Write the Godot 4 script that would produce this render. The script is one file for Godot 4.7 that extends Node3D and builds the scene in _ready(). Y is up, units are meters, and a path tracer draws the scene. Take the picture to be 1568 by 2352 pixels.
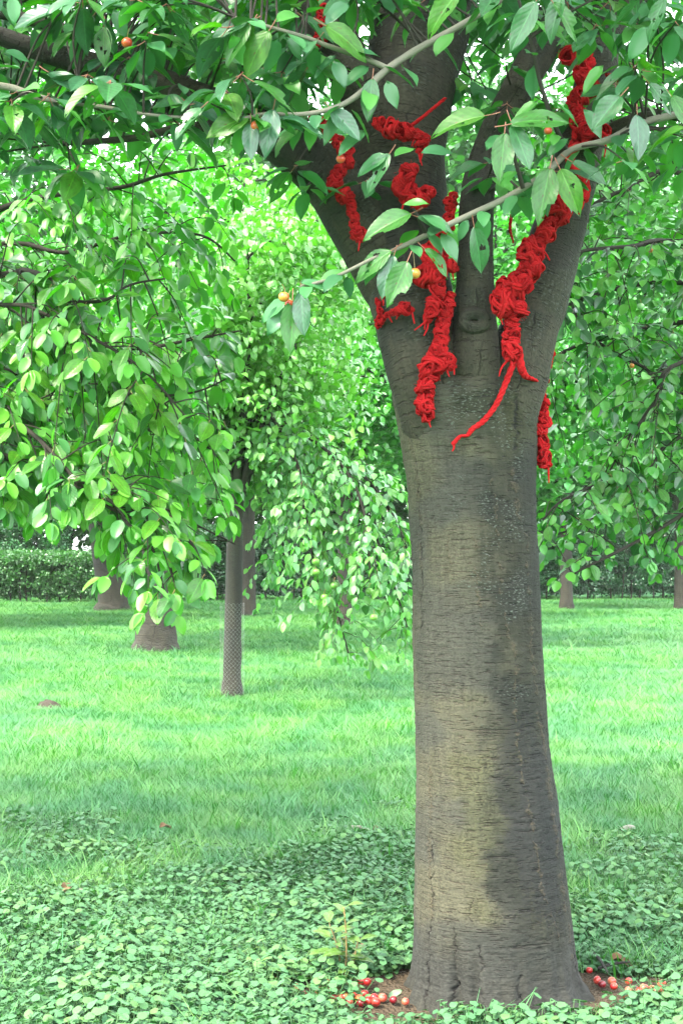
extends Node3D
# An old cherry tree wrapped in red wool in an orchard meadow, under a bright white sky.

const FOCAL := 3200.0                      # picture units: 1568 x 2352
const EYE := Vector3(0, 1.5, 0)
const TRUNK_Z := 4.66
const HORIZON := 1255.0
var pitch := atan((HORIZON - 1176.0) / FOCAL)
var rng := RandomNumberGenerator.new()
const NTH := ["nearest", "second", "third", "fourth", "fifth", "sixth", "seventh", "eighth", "ninth", "tenth", "eleventh", "twelfth", "thirteenth", "fourteenth", "fifteenth", "sixteenth", "seventeenth", "eighteenth", "nineteenth", "twentieth", "twenty-first", "twenty-second", "twenty-third", "twenty-fourth", "twenty-fifth", "twenty-sixth", "farthest"]
var names := {}
var ground_noise := FastNoiseLite.new()
var patch_noise := FastNoiseLite.new()
var lump_noise := FastNoiseLite.new()
var M := {}

# ------------------------------------------------------------------ helpers
class MB:
	var v := PackedVector3Array()
	var n := PackedVector3Array()
	var uv := PackedVector2Array()
	var c := PackedColorArray()
	var ind := PackedInt32Array()

	func grid(p: PackedVector3Array, nu: int, nv: int, tex: PackedVector2Array, wrap: bool, toward: Vector3 = Vector3.ZERO, centres: PackedVector3Array = PackedVector3Array(), keep: PackedByteArray = PackedByteArray()) -> void:
		# p holds nv rows of nu points; with wrap the last point of a row repeats its first
		var first := v.size()
		var nn := PackedVector3Array()
		nn.resize(nu * nv)
		var votes := 0
		for j in nv:
			var ja := maxi(j - 1, 0)
			var jb := mini(j + 1, nv - 1)
			for i in nu:
				var ia := i - 1
				var ib := i + 1
				if wrap:
					if ia < 0: ia = nu - 2
					if ib >= nu: ib = 1
				else:
					ia = maxi(ia, 0)
					ib = mini(ib, nu - 1)
				var du := p[j * nu + ib] - p[j * nu + ia]
				var dv := p[jb * nu + i] - p[ja * nu + i]
				var k := du.cross(dv).normalized()
				nn[j * nu + i] = k
				if centres.size():
					votes += 1 if k.dot(p[j * nu + i] - centres[j]) > 0.0 else -1
				else:
					votes += 1 if k.dot(toward) > 0.0 else -1
		var s := 1.0 if votes >= 0 else -1.0
		for i in nn.size():
			nn[i] = nn[i] * s if nn[i].length_squared() > 0.1 else Vector3.UP
		v.append_array(p)
		n.append_array(nn)
		uv.append_array(tex)
		for j in nv - 1:
			for i in nu - 1:
				if keep.size() and keep[j * (nu - 1) + i] == 0:
					continue
				var a := first + j * nu + i
				var b := a + 1
				var d := a + nu
				var e := d + 1
				if s > 0.0:   # du x dv is the outward side, wound clockwise
					ind.append_array([a, d, b, b, d, e])
				else:
					ind.append_array([a, b, d, b, e, d])

	func tri(a: Vector3, b: Vector3, d: Vector3, up: Vector3) -> void:
		var k := (d - a).cross(b - a).normalized()
		var first := v.size()
		if k.dot(up) < 0.0:
			k = -k
			v.append_array([a, d, b])
		else:
			v.append_array([a, b, d])
		n.append_array([k, k, k])
		uv.append_array([Vector2.ZERO, Vector2.ZERO, Vector2.ZERO])
		ind.append_array([first, first + 1, first + 2])

	func paint(col: Color) -> void:          # colour for all points added since the last call
		while c.size() < v.size():
			c.append(col)

	func add_to(m: ArrayMesh, mat: Material) -> ArrayMesh:
		var a := []
		a.resize(Mesh.ARRAY_MAX)
		a[Mesh.ARRAY_VERTEX] = v
		a[Mesh.ARRAY_NORMAL] = n
		a[Mesh.ARRAY_TEX_UV] = uv
		if c.size() == v.size() and c.size() > 0:
			a[Mesh.ARRAY_COLOR] = c
		a[Mesh.ARRAY_INDEX] = ind
		m.add_surface_from_arrays(Mesh.PRIMITIVE_TRIANGLES, a)
		m.surface_set_material(m.get_surface_count() - 1, mat)
		return m

	func mesh(mat: Material) -> ArrayMesh:
		return add_to(ArrayMesh.new(), mat)

func at(x: float, y: float, d: float) -> Vector3:
	var r := Vector3((x - 784.0) / FOCAL, -(y - 1176.0) / FOCAL, -1.0).rotated(Vector3.RIGHT, pitch)
	return EYE + r * (d / -r.z)

func px_of(p: Vector3) -> Vector3:           # picture place and depth of a point
	var q := (p - EYE).rotated(Vector3.RIGHT, -pitch)
	return Vector3(784.0 + q.x / -q.z * FOCAL, 1176.0 - q.y / -q.z * FOCAL, -q.z)

func ground_h(x: float, z: float) -> float:
	return ground_noise.get_noise_2d(x, z) * 0.04 * clampf((-z - 4.0) / 6.0, 0.15, 1.0)

func on_ground(x: float, y: float) -> Vector3:
	var r := Vector3((x - 784.0) / FOCAL, -(y - 1176.0) / FOCAL, -1.0).rotated(Vector3.RIGHT, pitch)
	var t := -EYE.y / r.y
	var p := EYE + r * t
	for k in 3:
		t = (ground_h(p.x, p.z) - EYE.y) / r.y
		p = EYE + r * t
	return p

func lin(r: float, g: float, b: float) -> Color:
	return Color(r, g, b).linear_to_srgb()

func rr(a: float, b: float) -> float:
	return rng.randf_range(a, b)

func rdir() -> Vector3:
	return Vector3(rng.randfn(), rng.randfn(), rng.randfn()).normalized()

func numbered(called: String) -> String:
	var k: int = names.get(called, 0)
	names[called] = k + 1
	return called if k == 0 else "%s_%03d" % [called, k]

func tag(o: Node3D, label: String, category: String, group: String = "", kind: String = "") -> void:
	if label: o.set_meta("label", label)
	if category: o.set_meta("category", category)
	if group: o.set_meta("group", group)
	if kind: o.set_meta("kind", kind)

func thing(called: String, label: String, category: String, where: Vector3, group: String = "") -> Node3D:
	var o := Node3D.new()
	o.name = numbered(called)
	add_child(o, true)
	o.position = where
	tag(o, label, category, group)
	return o

func solo(called: String, m: Mesh, label: String, category: String, group: String = "", kind: String = "") -> MeshInstance3D:
	var o := MeshInstance3D.new()
	o.name = numbered(called)
	o.mesh = m
	add_child(o, true)
	tag(o, label, category, group, kind)
	return o

func part(called: String, m: Mesh, parent: Node3D, world := true, where := Transform3D.IDENTITY) -> MeshInstance3D:
	# world: the mesh is laid out in the scene's own axes, or "where" is
	var o := MeshInstance3D.new()
	o.name = called
	o.mesh = m
	parent.add_child(o, true)
	o.transform = where
	if world:
		o.position -= parent.global_position
	return o

func multi(called: String, m: Mesh, parent: Node3D, places: Array, tints: Array) -> MultiMeshInstance3D:
	var mm := MultiMesh.new()
	mm.transform_format = MultiMesh.TRANSFORM_3D
	mm.use_colors = tints.size() > 0
	mm.mesh = m
	mm.instance_count = places.size()
	for i in places.size():
		mm.set_instance_transform(i, places[i])
		if tints.size():
			mm.set_instance_color(i, tints[i])
	var o := MultiMeshInstance3D.new()
	o.name = called
	o.multimesh = mm
	o.set_meta("kind", "stuff")
	parent.add_child(o, true)
	if parent != self:
		o.position = -parent.global_position
	return o

func smooth_path(pts: PackedVector3Array, rad: PackedFloat32Array, steps: int) -> Array:
	var p := PackedVector3Array()
	var r := PackedFloat32Array()
	var m := pts.size()
	for i in m - 1:
		var a := pts[maxi(i - 1, 0)]
		var d := pts[mini(i + 2, m - 1)]
		for k in steps:
			var t := float(k) / steps
			p.append(pts[i].cubic_interpolate(pts[i + 1], a, d, t))
			r.append(lerpf(rad[i], rad[i + 1], t))
	p.append(pts[m - 1])
	r.append(rad[m - 1])
	return [p, r]

func tube(mb: MB, pts: PackedVector3Array, rad: PackedFloat32Array, sides: int, steps: int, rough := 0.0, closed_tip := true, vscale := 1.0) -> void:
	var sm := smooth_path(pts, rad, steps)
	var p: PackedVector3Array = sm[0]
	var r: PackedFloat32Array = sm[1]
	var nv := p.size()
	var nu := sides + 1
	var g := PackedVector3Array()
	var t2 := PackedVector2Array()
	var along := 0.0
	var side := Vector3.ZERO
	for j in nv:
		var t := (p[mini(j + 1, nv - 1)] - p[maxi(j - 1, 0)]).normalized()
		if side == Vector3.ZERO:
			side = t.cross(Vector3(0.13, 0.2, 1.0)).normalized()
		side = (side - t * side.dot(t)).normalized()
		var other := t.cross(side)
		if j > 0:
			along += p[j].distance_to(p[j - 1])
		for i in nu:
			var a := TAU * i / sides
			var q := side * cos(a) + other * sin(a)
			var k := r[j]
			if rough > 0.0:
				k *= 1.0 + rough * lump_noise.get_noise_3dv((p[j] + q * r[j]) * 9.0) + rough * 0.5 * lump_noise.get_noise_3dv((p[j] + q * r[j]) * 31.0)
			g.append(p[j] + q * k)
			t2.append(Vector2(float(i) / sides, along * vscale))
	mb.grid(g, nu, nv, t2, true, Vector3.ZERO, p)
	if closed_tip:
		for i in sides:
			mb.tri(p[nv - 1], g[(nv - 1) * nu + i], g[(nv - 1) * nu + i + 1], p[nv - 1] - p[nv - 2])

func tube_mesh(pts: PackedVector3Array, rad: PackedFloat32Array, sides: int, steps: int, mat: Material, rough := 0.0, vscale := 1.0) -> ArrayMesh:
	var mb := MB.new()
	tube(mb, pts, rad, sides, steps, rough, true, vscale)
	return mb.mesh(mat)

func px_path(list: Array, scale_r := 1.0) -> Array:       # [x, y, depth, half width] each
	var p := PackedVector3Array()
	var r := PackedFloat32Array()
	for e in list:
		p.append(at(e[0], e[1], e[2]))
		r.append(e[3] * e[2] / FOCAL * scale_r)
	return [p, r]

# ------------------------------------------------------------------ materials
func mat(color: Color, rough := 0.8, spec := 0.5) -> StandardMaterial3D:
	var m := StandardMaterial3D.new()
	m.albedo_color = color
	m.roughness = rough
	m.metallic_specular = spec
	return m

func noise(sd: int, freq: float, oct := 4, kind := FastNoiseLite.TYPE_SIMPLEX_SMOOTH) -> FastNoiseLite:
	var f := FastNoiseLite.new()
	f.seed = sd
	f.frequency = freq
	f.noise_type = kind
	f.fractal_octaves = oct
	return f

func layer(w: int, h: int, nw: int, nh: int, f: FastNoiseLite) -> PackedByteArray:
	var im := f.get_seamless_image(nw, nh)
	im.convert(Image.FORMAT_L8)
	if nw != w or nh != h:
		im.resize(w, h, Image.INTERPOLATE_CUBIC)
	return im.get_data()

func streak(buf: PackedFloat32Array, w: int, h: int, path: Array, width: float, sd: int, cleft := false) -> void:
	# a broken wandering line down the bark; path holds [u, v] in 0..1
	var f := noise(sd, 0.012, 3)
	for k in path.size() - 1:
		var y0 := int(path[k][1] * h)
		var y1 := int(path[k + 1][1] * h)
		for y in range(maxi(y0, 0), mini(y1, h)):
			var t := float(y - y0) / maxf(y1 - y0, 1)
			var x := lerpf(path[k][0], path[k + 1][0], t) * w + f.get_noise_2d(y * 1.0, 0.0) * 14.0 + f.get_noise_2d(y * 5.0, 50.0) * 5.0
			var wd := width * (clampf(0.75 + 0.9 * f.get_noise_2d(y * 2.2, 99.0), 0.25, 1.4) if cleft else 1.8 * clampf(0.45 + 1.6 * f.get_noise_2d(y * 2.2, 99.0), 0.0, 1.5))
			for xx in range(int(x - wd - 3), int(x + wd + 4)):
				var q := absf(xx - x) / maxf(wd, 0.3)
				if wd > 0.4:
					var i := y * w + posmod(xx, w)
					var s := clampf(1.5 - q, -0.6, 1.0) if q < 2.1 else 0.0
					if cleft: s = -clampf(1.4 - q, 0.0, 1.0) * clampf(0.62 + 0.8 * f.get_noise_2d(y * 1.3, 7.0), 0.12, 0.9)
					else: s *= clampf(0.75 + 1.2 * f.get_noise_2d(xx * 9.0, y * 7.0), 0.0, 1.0)
					if absf(s) > absf(buf[i]): buf[i] = s

func dashes(buf: PackedFloat32Array, w: int, h: int, count: int, long: float, thick: float, r: RandomNumberGenerator) -> void:
	# lenticels: short level slits, dark inside (negative) with a paler lip below (positive)
	for k in count:
		var x0 := r.randi() % w
		var y0 := r.randi() % h
		var l := int(long * r.randf_range(0.3, 1.3))
		var th := thick * r.randf_range(0.6, 1.4)
		var s := r.randf_range(0.35, 1.0)
		var ph := r.randf() * TAU
		var tilt := r.randf_range(-0.04, 0.04)
		for i in l:
			var f := float(i) / l
			var e := sin(PI * f)
			var yc := y0 + tilt * i + 0.8 * sin(i * 0.21 + ph)
			var half := th * (0.35 + 0.65 * e)
			for yy in range(int(yc - half - 1.0), int(yc + half + 4.0)):
				var q := (yy - yc) / half
				var v := -s if absf(q) < 1.0 else (s * 0.6 * (1.0 - (q - 1.0) / 1.8) if q >= 1.0 and q < 2.8 else 0.0)
				if v != 0.0:
					var j := posmod(yy, h) * w + (x0 + i) % w
					if absf(v) > absf(buf[j]): buf[j] = v

func soft(a: float, b: float, x: float) -> float:
	var t := clampf((x - a) / (b - a), 0.0, 1.0)
	return t * t * (3.0 - 2.0 * t)

func bark(w: int, h: int, sd: int, trunk: bool) -> StandardMaterial3D:
	var lines := layer(w, h, maxi(w / 11, 8), h, noise(sd, 0.07, 3))
	var lines2 := layer(w, h, maxi(w / 6, 8), h, noise(sd + 1, 0.14, 2))
	var dots := layer(w, h, maxi(w / 2, 8), h, noise(sd + 6, 0.16, 2))
	var blot := layer(w, h, w / 8, h / 8, noise(sd + 2, 0.02, 4))
	var blot2 := layer(w, h, w / 4, h / 4, noise(sd + 3, 0.02, 4))
	var grain := layer(w, h, w, h, noise(sd + 4, 0.12, 4))
	var vert := layer(w, h, w, maxi(h / 12, 8), noise(sd + 5, 0.05, 3))
	var fis := PackedFloat32Array()
	fis.resize(w * h)
	if trunk:
		# ridges and clefts seen on the bark, by place: u round the trunk (0.5 faces the camera), v down it
		streak(fis, w, h, [[0.595, 0.2], [0.60, 0.27], [0.635, 0.3], [0.63, 0.4], [0.64, 0.5], [0.65, 0.57]], 5.0, 11)
		streak(fis, w, h, [[0.54, 0.22], [0.55, 0.4], [0.575, 0.46], [0.57, 0.55], [0.585, 0.7], [0.60, 0.8], [0.63, 0.86]], 3.0, 12)
		streak(fis, w, h, [[0.655, 0.55], [0.66, 0.66], [0.665, 0.75], [0.67, 0.82], [0.69, 0.9]], 6.0, 13)
		streak(fis, w, h, [[0.325, 0.1], [0.33, 0.2], [0.32, 0.35]], 5.0, 14)
		streak(fis, w, h, [[0.345, 0.62], [0.34, 0.72], [0.345, 0.84]], 5.0, 15)
		streak(fis, w, h, [[0.42, 0.3], [0.42, 0.36]], 3.0, 18)
		streak(fis, w, h, [[0.325, 0.12], [0.335, 0.2], [0.33, 0.3], [0.32, 0.44]], 3.0, 61, true)
		streak(fis, w, h, [[0.345, 0.72], [0.35, 0.8], [0.34, 0.88], [0.335, 1.0]], 3.0, 62, true)
		streak(fis, w, h, [[0.69, 0.5], [0.70, 0.7], [0.71, 0.95]], 3.0, 63, true)
		streak(fis, w, h, [[0.60, 0.02], [0.61, 0.1], [0.60, 0.18]], 5.0, 64, true)
		streak(fis, w, h, [[0.445, 0.8], [0.44, 0.83]], 2.5, 65, true)
		streak(fis, w, h, [[0.485, 0.3], [0.487, 0.43]], 3.0, 19)
		streak(fis, w, h, [[0.405, 0.84], [0.40, 0.9], [0.395, 1.0]], 3.0, 20, true)
		streak(fis, w, h, [[0.46, 0.86], [0.455, 0.93], [0.45, 1.0]], 3.2, 21, true)
		streak(fis, w, h, [[0.53, 0.9], [0.535, 1.0]], 2.6, 22, true)
		for k in 9:
			var u := 0.75 + 0.06 * k
			streak(fis, w, h, [[u, 0.1 + 0.05 * (k % 4)], [u + 0.02, 0.5], [u - 0.01, 0.8]], 4.0, 30 + k)
	else:
		for k in 6:
			var u := (k + 0.3) / 6.0
			streak(fis, w, h, [[u, 0.02 + 0.1 * (k % 3)], [u + 0.04, 0.4], [u, 0.55 + 0.12 * (k % 4)]], 3.0, 50 + k, k % 2 == 0)
	var slit := PackedFloat32Array()
	slit.resize(w * h)
	var own := RandomNumberGenerator.new()
	own.seed = sd * 77 + 5
	var area := float(w * h) / (1024.0 * 2048.0)
	dashes(slit, w, h, int(8500 * area), 17.0, 1.05, own)
	dashes(slit, w, h, int(1700 * area), 38.0, 1.35, own)
	dashes(slit, w, h, int(40 * area), 130.0, 1.6, own)
	var col := PackedByteArray()
	col.resize(w * h * 3)
	var hgt := PackedByteArray()
	hgt.resize(w * h)
	var inv := 1.0 / 255.0
	var dim := 0.36 if trunk else 0.25  # stems darker than the trunk: canopy shade put into their colour
	for y in h:
		var v := float(y) / h
		for x in w:
			var i := y * w + x
			var u := float(x) / w
			var b := blot[i] * inv
			var b2 := blot2[i] * inv
			var g := grain[i] * inv
			var ln := lines[i] * inv
			var l2 := lines2[i] * inv
			var vt := vert[i] * inv
			# olive tan to grey
			var old := 0.0  # amount of right-hand darkening, painted shade with some wet staining
			var k := soft(0.35, 0.65, b)
			var r0 := lerpf(0.150, 0.098, k)
			var g0 := lerpf(0.137, 0.094, k)
			var b0 := lerpf(0.084, 0.070, k)
			var z := 0.5
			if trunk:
				# right side darkened: shade away from the sun painted in, partly wet stain
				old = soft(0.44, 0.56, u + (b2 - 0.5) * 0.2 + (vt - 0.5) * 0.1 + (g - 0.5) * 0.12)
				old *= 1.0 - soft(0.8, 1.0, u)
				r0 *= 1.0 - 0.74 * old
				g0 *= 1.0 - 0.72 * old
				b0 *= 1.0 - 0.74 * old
				# dark wet stain
				var du := (u - 0.6) / 0.09
				var dv := (v - 0.7) / 0.13
				var st := soft(1.15, 0.75, sqrt(du * du + dv * dv) + (b2 - 0.5) * 1.7 + (vt - 0.5) * 0.6 + (g - 0.5) * 1.1)
				r0 = lerpf(r0, 0.03, st * 0.7)
				g0 = lerpf(g0, 0.03, st * 0.7)
				b0 = lerpf(b0, 0.031, st * 0.7)
				# grey foot
				var ft := soft(0.80, 0.93, v + (b - 0.5) * 0.1)
				r0 = lerpf(r0, 0.068, ft * 0.85)
				g0 = lerpf(g0, 0.068, ft * 0.85)
				b0 = lerpf(b0, 0.056, ft * 0.85)
				# yellow-green algae
				du = (u - 0.462) / 0.05
				dv = (v - 0.69) / 0.1
				st = soft(1.25, 0.35, sqrt(du * du + dv * dv) + (b2 - 0.5) * 2.2 + (g - 0.5) * 1.3)
				du = (u - 0.5) / 0.2
				dv = (v - 0.12) / 0.08
				st = maxf(st, 0.5 * soft(1.3, 0.2, sqrt(du * du + dv * dv) + (b - 0.5) * 2.0))
				r0 = lerpf(r0, 0.135, st * 0.33)
				g0 = lerpf(g0, 0.138, st * 0.33)
				b0 = lerpf(b0, 0.036, st * 0.33)
			else:
				var al := soft(0.52, 0.7, b2)
				r0 = lerpf(r0, 0.085, al * 0.6) * 0.72
				g0 = lerpf(g0, 0.09, al * 0.6) * 0.72
				b0 = lerpf(b0, 0.042, al * 0.6) * 0.72
			var tone := 0.5 + 1.0 * g
			tone *= (0.74 + 0.52 * vt) * (0.8 + 0.4 * b2)
			# lenticel bands
			var sl := slit[i]
			tone *= 1.0 + 0.3 * (ln - 0.5) + 0.3 * (l2 - 0.5)
			z += 0.12 * (ln - 0.5) + 0.12 * (l2 - 0.5) + 0.2 * (g - 0.5) + 0.15 * (vt - 0.5)
			if trunk:
				var worn := 1.0 - 0.75 * soft(0.84, 0.93, v)
				sl *= worn * lerpf(0.75, 1.0, soft(0.4, 0.5, u))
			if sl < 0.0:
				tone *= 1.0 + 0.7 * sl
				r0 *= 1.0 - 0.25 * sl
				z += 0.34 * sl
			else:
				tone *= 1.0 + 0.75 * sl
				z += 0.3 * sl
			r0 *= tone
			g0 *= tone
			b0 *= tone
			# lichen flecks
			var lu := soft(0.40, 0.46, u) * (1.0 - soft(0.60, 0.66, u)) if trunk else 0.7
			var lv := soft(0.04, 0.1, v) * (1.0 - soft(0.48, 0.62, v)) if trunk else 1.0
			var d := dots[i] * inv
			var li := soft(0.66, 0.7, d) * soft(0.5, 0.62, b2) * lu * lv
			r0 = lerpf(r0, 0.2, li * 0.8)
			g0 = lerpf(g0, 0.23, li * 0.8)
			b0 = lerpf(b0, 0.185, li * 0.8)
			z += li * 0.1
			# clefts and raised corky edges
			var fs := fis[i]
			if fs > 0.0:
				var c1 := fs * soft(0.3, 0.6, g + 0.15)
				r0 = lerpf(r0, 0.14, c1 * 0.6)
				g0 = lerpf(g0, 0.105, c1 * 0.6)
				b0 = lerpf(b0, 0.058, c1 * 0.6)
				z += 0.28 * c1
			elif fs < 0.0:
				r0 *= 1.0 + fs * 0.8
				g0 *= 1.0 + fs * 0.85
				b0 *= 1.0 + fs * 0.85
				z += fs * 0.5
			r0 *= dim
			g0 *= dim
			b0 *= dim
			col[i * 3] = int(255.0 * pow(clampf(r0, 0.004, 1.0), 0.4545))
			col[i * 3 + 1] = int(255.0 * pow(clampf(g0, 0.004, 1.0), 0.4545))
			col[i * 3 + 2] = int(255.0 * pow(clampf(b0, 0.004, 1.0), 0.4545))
			hgt[i] = int(255.0 * clampf(z, 0.0, 1.0))
	var m := mat(Color.WHITE, 0.88, 0.35)
	m.albedo_texture = ImageTexture.create_from_image(Image.create_from_data(w, h, false, Image.FORMAT_RGB8, col))
	m.heightmap_enabled = true
	m.heightmap_scale = 0.6 if trunk else 0.7
	m.heightmap_texture = ImageTexture.create_from_image(Image.create_from_data(w, h, false, Image.FORMAT_L8, hgt))
	return m

func vein_texture(sd: int) -> Array:
	var s := 128
	var im := Image.create(s, s, false, Image.FORMAT_RGB8)
	var hm := Image.create(s, s, false, Image.FORMAT_L8)
	var f := noise(sd, 0.03, 3)
	for y in s:
		for x in s:
			var t := (x + 0.5) / s * 2.0 - 1.0
			var l := (y + 0.5) / s
			var mid := exp(-pow(t / 0.05, 2.0))
			var ph := fposmod((l - absf(t) * 0.28) * 8.0, 1.0)
			var side := exp(-pow((ph - 0.5) / 0.11, 2.0)) * (1.0 - absf(t) * 0.6)
			var b := f.get_noise_2d(x, y)
			var k := clampf(0.8 + 0.12 * b + 0.2 * mid + 0.07 * side, 0.0, 1.0)
			var brown := soft(0.5, 0.62, f.get_noise_2d(x * 1.7 + 300.0, y * 1.7))
			im.set_pixel(x, y, Color(minf(k * (1.0 + 0.1 * mid + 0.5 * brown), 1.0), k * (1.0 - 0.3 * brown), k * (0.95 - 0.2 * brown)))
			hm.set_pixel(x, y, Color.WHITE * clampf(0.5 + 0.4 * cos((ph - 0.5) * TAU) * -0.6 - 0.35 * mid + 0.2 * b, 0.0, 1.0))
	return [ImageTexture.create_from_image(im), ImageTexture.create_from_image(hm)]

func leaf_mat(r: float, g: float, b: float, back: Color, rough := 0.42, tex: Array = [], vertex := false, spec := 0.55) -> StandardMaterial3D:
	var m := mat(lin(r, g, b), rough, spec)
	m.backlight_enabled = true
	m.backlight = back
	if tex.size():
		m.albedo_texture = tex[0]
		m.heightmap_enabled = true
		m.heightmap_scale = 0.05
		m.heightmap_texture = tex[1]
	m.vertex_color_use_as_albedo = vertex
	return m

# ------------------------------------------------------------------ leaves
func blade(mb: MB, ns: int, nt: int, ratio: float, shape: int, fold: float, curl: float, ripple: float, holes: Array = [], xf := Transform3D.IDENTITY) -> void:
	var p := PackedVector3Array()
	var t2 := PackedVector2Array()
	var keep := PackedByteArray()
	var ph := rng.randf() * TAU
	for j in ns + 1:
		var s := float(j) / ns
		var w: float
		if shape == 0:      # cherry: drawn out tip
			w = pow(sin(PI * pow(s, 0.92)), 0.75) * (1.0 - 0.25 * s) if s < 1.0 else 0.0
			if s > 0.8: w *= lerpf(1.0, 0.55, (s - 0.8) / 0.2)
		elif shape == 1:    # oval
			w = pow(maxf(sin(PI * pow(s, 0.88)), 0.0), 0.78)
		else:               # heart shaped
			w = pow(maxf(sin(PI * pow(s, 0.78)), 0.0), 0.5)
		w *= ratio * 0.5
		for i in nt + 1:
			var t := 2.0 * i / nt - 1.0
			var tooth := 1.0 + (0.05 if absf(t) > 0.99 and j % 2 == 0 else 0.0)
			var y := fold * absf(t) * w - curl * s * s + ripple * sin(s * 9.0 + ph + t * 1.5) * absf(t)
			p.append(xf * Vector3(t * w * tooth, y, s - curl * 0.3 * s * s))
			t2.append(Vector2((t + 1.0) * 0.5, s))
	for j in ns:
		for i in nt:
			var s := (j + 0.5) / ns
			var t := 2.0 * (i + 0.5) / nt - 1.0
			var ok := 1
			for h in holes:
				if Vector2((s - h.x), (t - h.y) * ratio * 0.5).length() < h.z:
					ok = 0
			keep.append(ok)
	mb.grid(p, nt + 1, ns + 1, t2, false, xf.basis * Vector3.UP, PackedVector3Array(), keep)

func leaf_with_stalk(mat_blade: Material, mat_stalk: Material, ratio: float, shape: int, fold: float, curl: float, ripple: float, holes: Array, stalk: float) -> ArrayMesh:
	var mb := MB.new()
	blade(mb, 22 if holes.size() else 14, 14 if holes.size() else 8, ratio, shape, fold, curl, ripple, holes)
	var m := mb.mesh(mat_blade)
	var st := MB.new()
	tube(st, PackedVector3Array([Vector3(0, stalk * 0.12, -stalk), Vector3(0, stalk * 0.04, -stalk * 0.5), Vector3(0, 0.004, 0.03)]), PackedFloat32Array([0.013, 0.010, 0.009]), 4, 2, 0.0, false)
	return st.add_to(m, mat_stalk)

func leaf_xf(base: Vector3, dir: Vector3, up: Vector3, size: float) -> Transform3D:
	var z := dir.normalized()
	var y := up - z * up.dot(z)
	if y.length() < 0.05: y = Vector3(0.3, 0.2, 1.0) - z * Vector3(0.3, 0.2, 1.0).dot(z)
	y = y.normalized()
	return Transform3D(Basis(y.cross(z) * size, y * size, z * size), base)

class Leaves:
	var place: Array[Transform3D] = []
	var kind: Array[int] = []

func shed(root: Node3D, lv: Leaves, shapes: Array, plain: Mesh, tints: Array, most: int) -> void:
	# the leaves that show largest become parts, the rest one mass of foliage
	var order := []
	for i in lv.place.size():
		var q := px_of(lv.place[i].origin + lv.place[i].basis.z * 0.5)
		var seen := q.z > 0.5 and q.x > -20.0 and q.x < 1590.0 and q.y > -20.0 and q.y < 2370.0
		order.append([lv.place[i].basis.z.length() / q.z if seen else -1.0, i])
	order.sort_custom(func(a, b): return a[0] > b[0])
	var rest := []
	var cols := []
	for k in order.size():
		var i: int = order[k][1]
		if k < most and order[k][0] > 0.0:
			part("leaf", shapes[lv.kind[i] % shapes.size()], root, true, lv.place[i])
		else:
			rest.append(lv.place[i])
			var c: Color = tints[lv.kind[i] % tints.size()]
			cols.append(c * rr(0.8, 1.2))
	if rest.size():
		multi("foliage", plain, root, rest, cols)

func clump_mesh(count: int, spread: float, size: float, ratio: float, shape: int, m: Material, droop: float) -> ArrayMesh:
	var mb := MB.new()
	for k in count:
		var d := rdir()
		d.y = d.y * 0.6 - droop
		var p := rdir() * spread * pow(rng.randf(), 0.5)
		var up := Vector3(rr(-0.6, 0.6), 1.0, rr(-0.6, 0.6))
		blade(mb, 3, 2, ratio, shape, rr(0.1, 0.5), rr(0.0, 0.3), 0.0, [], leaf_xf(p, d, up, size * rr(0.7, 1.2)))
		var t := rr(0.75, 1.2)
		mb.paint(Color(t * rr(0.85, 1.15), t, t * rr(0.85, 1.1)))
	return mb.mesh(m)

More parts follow.
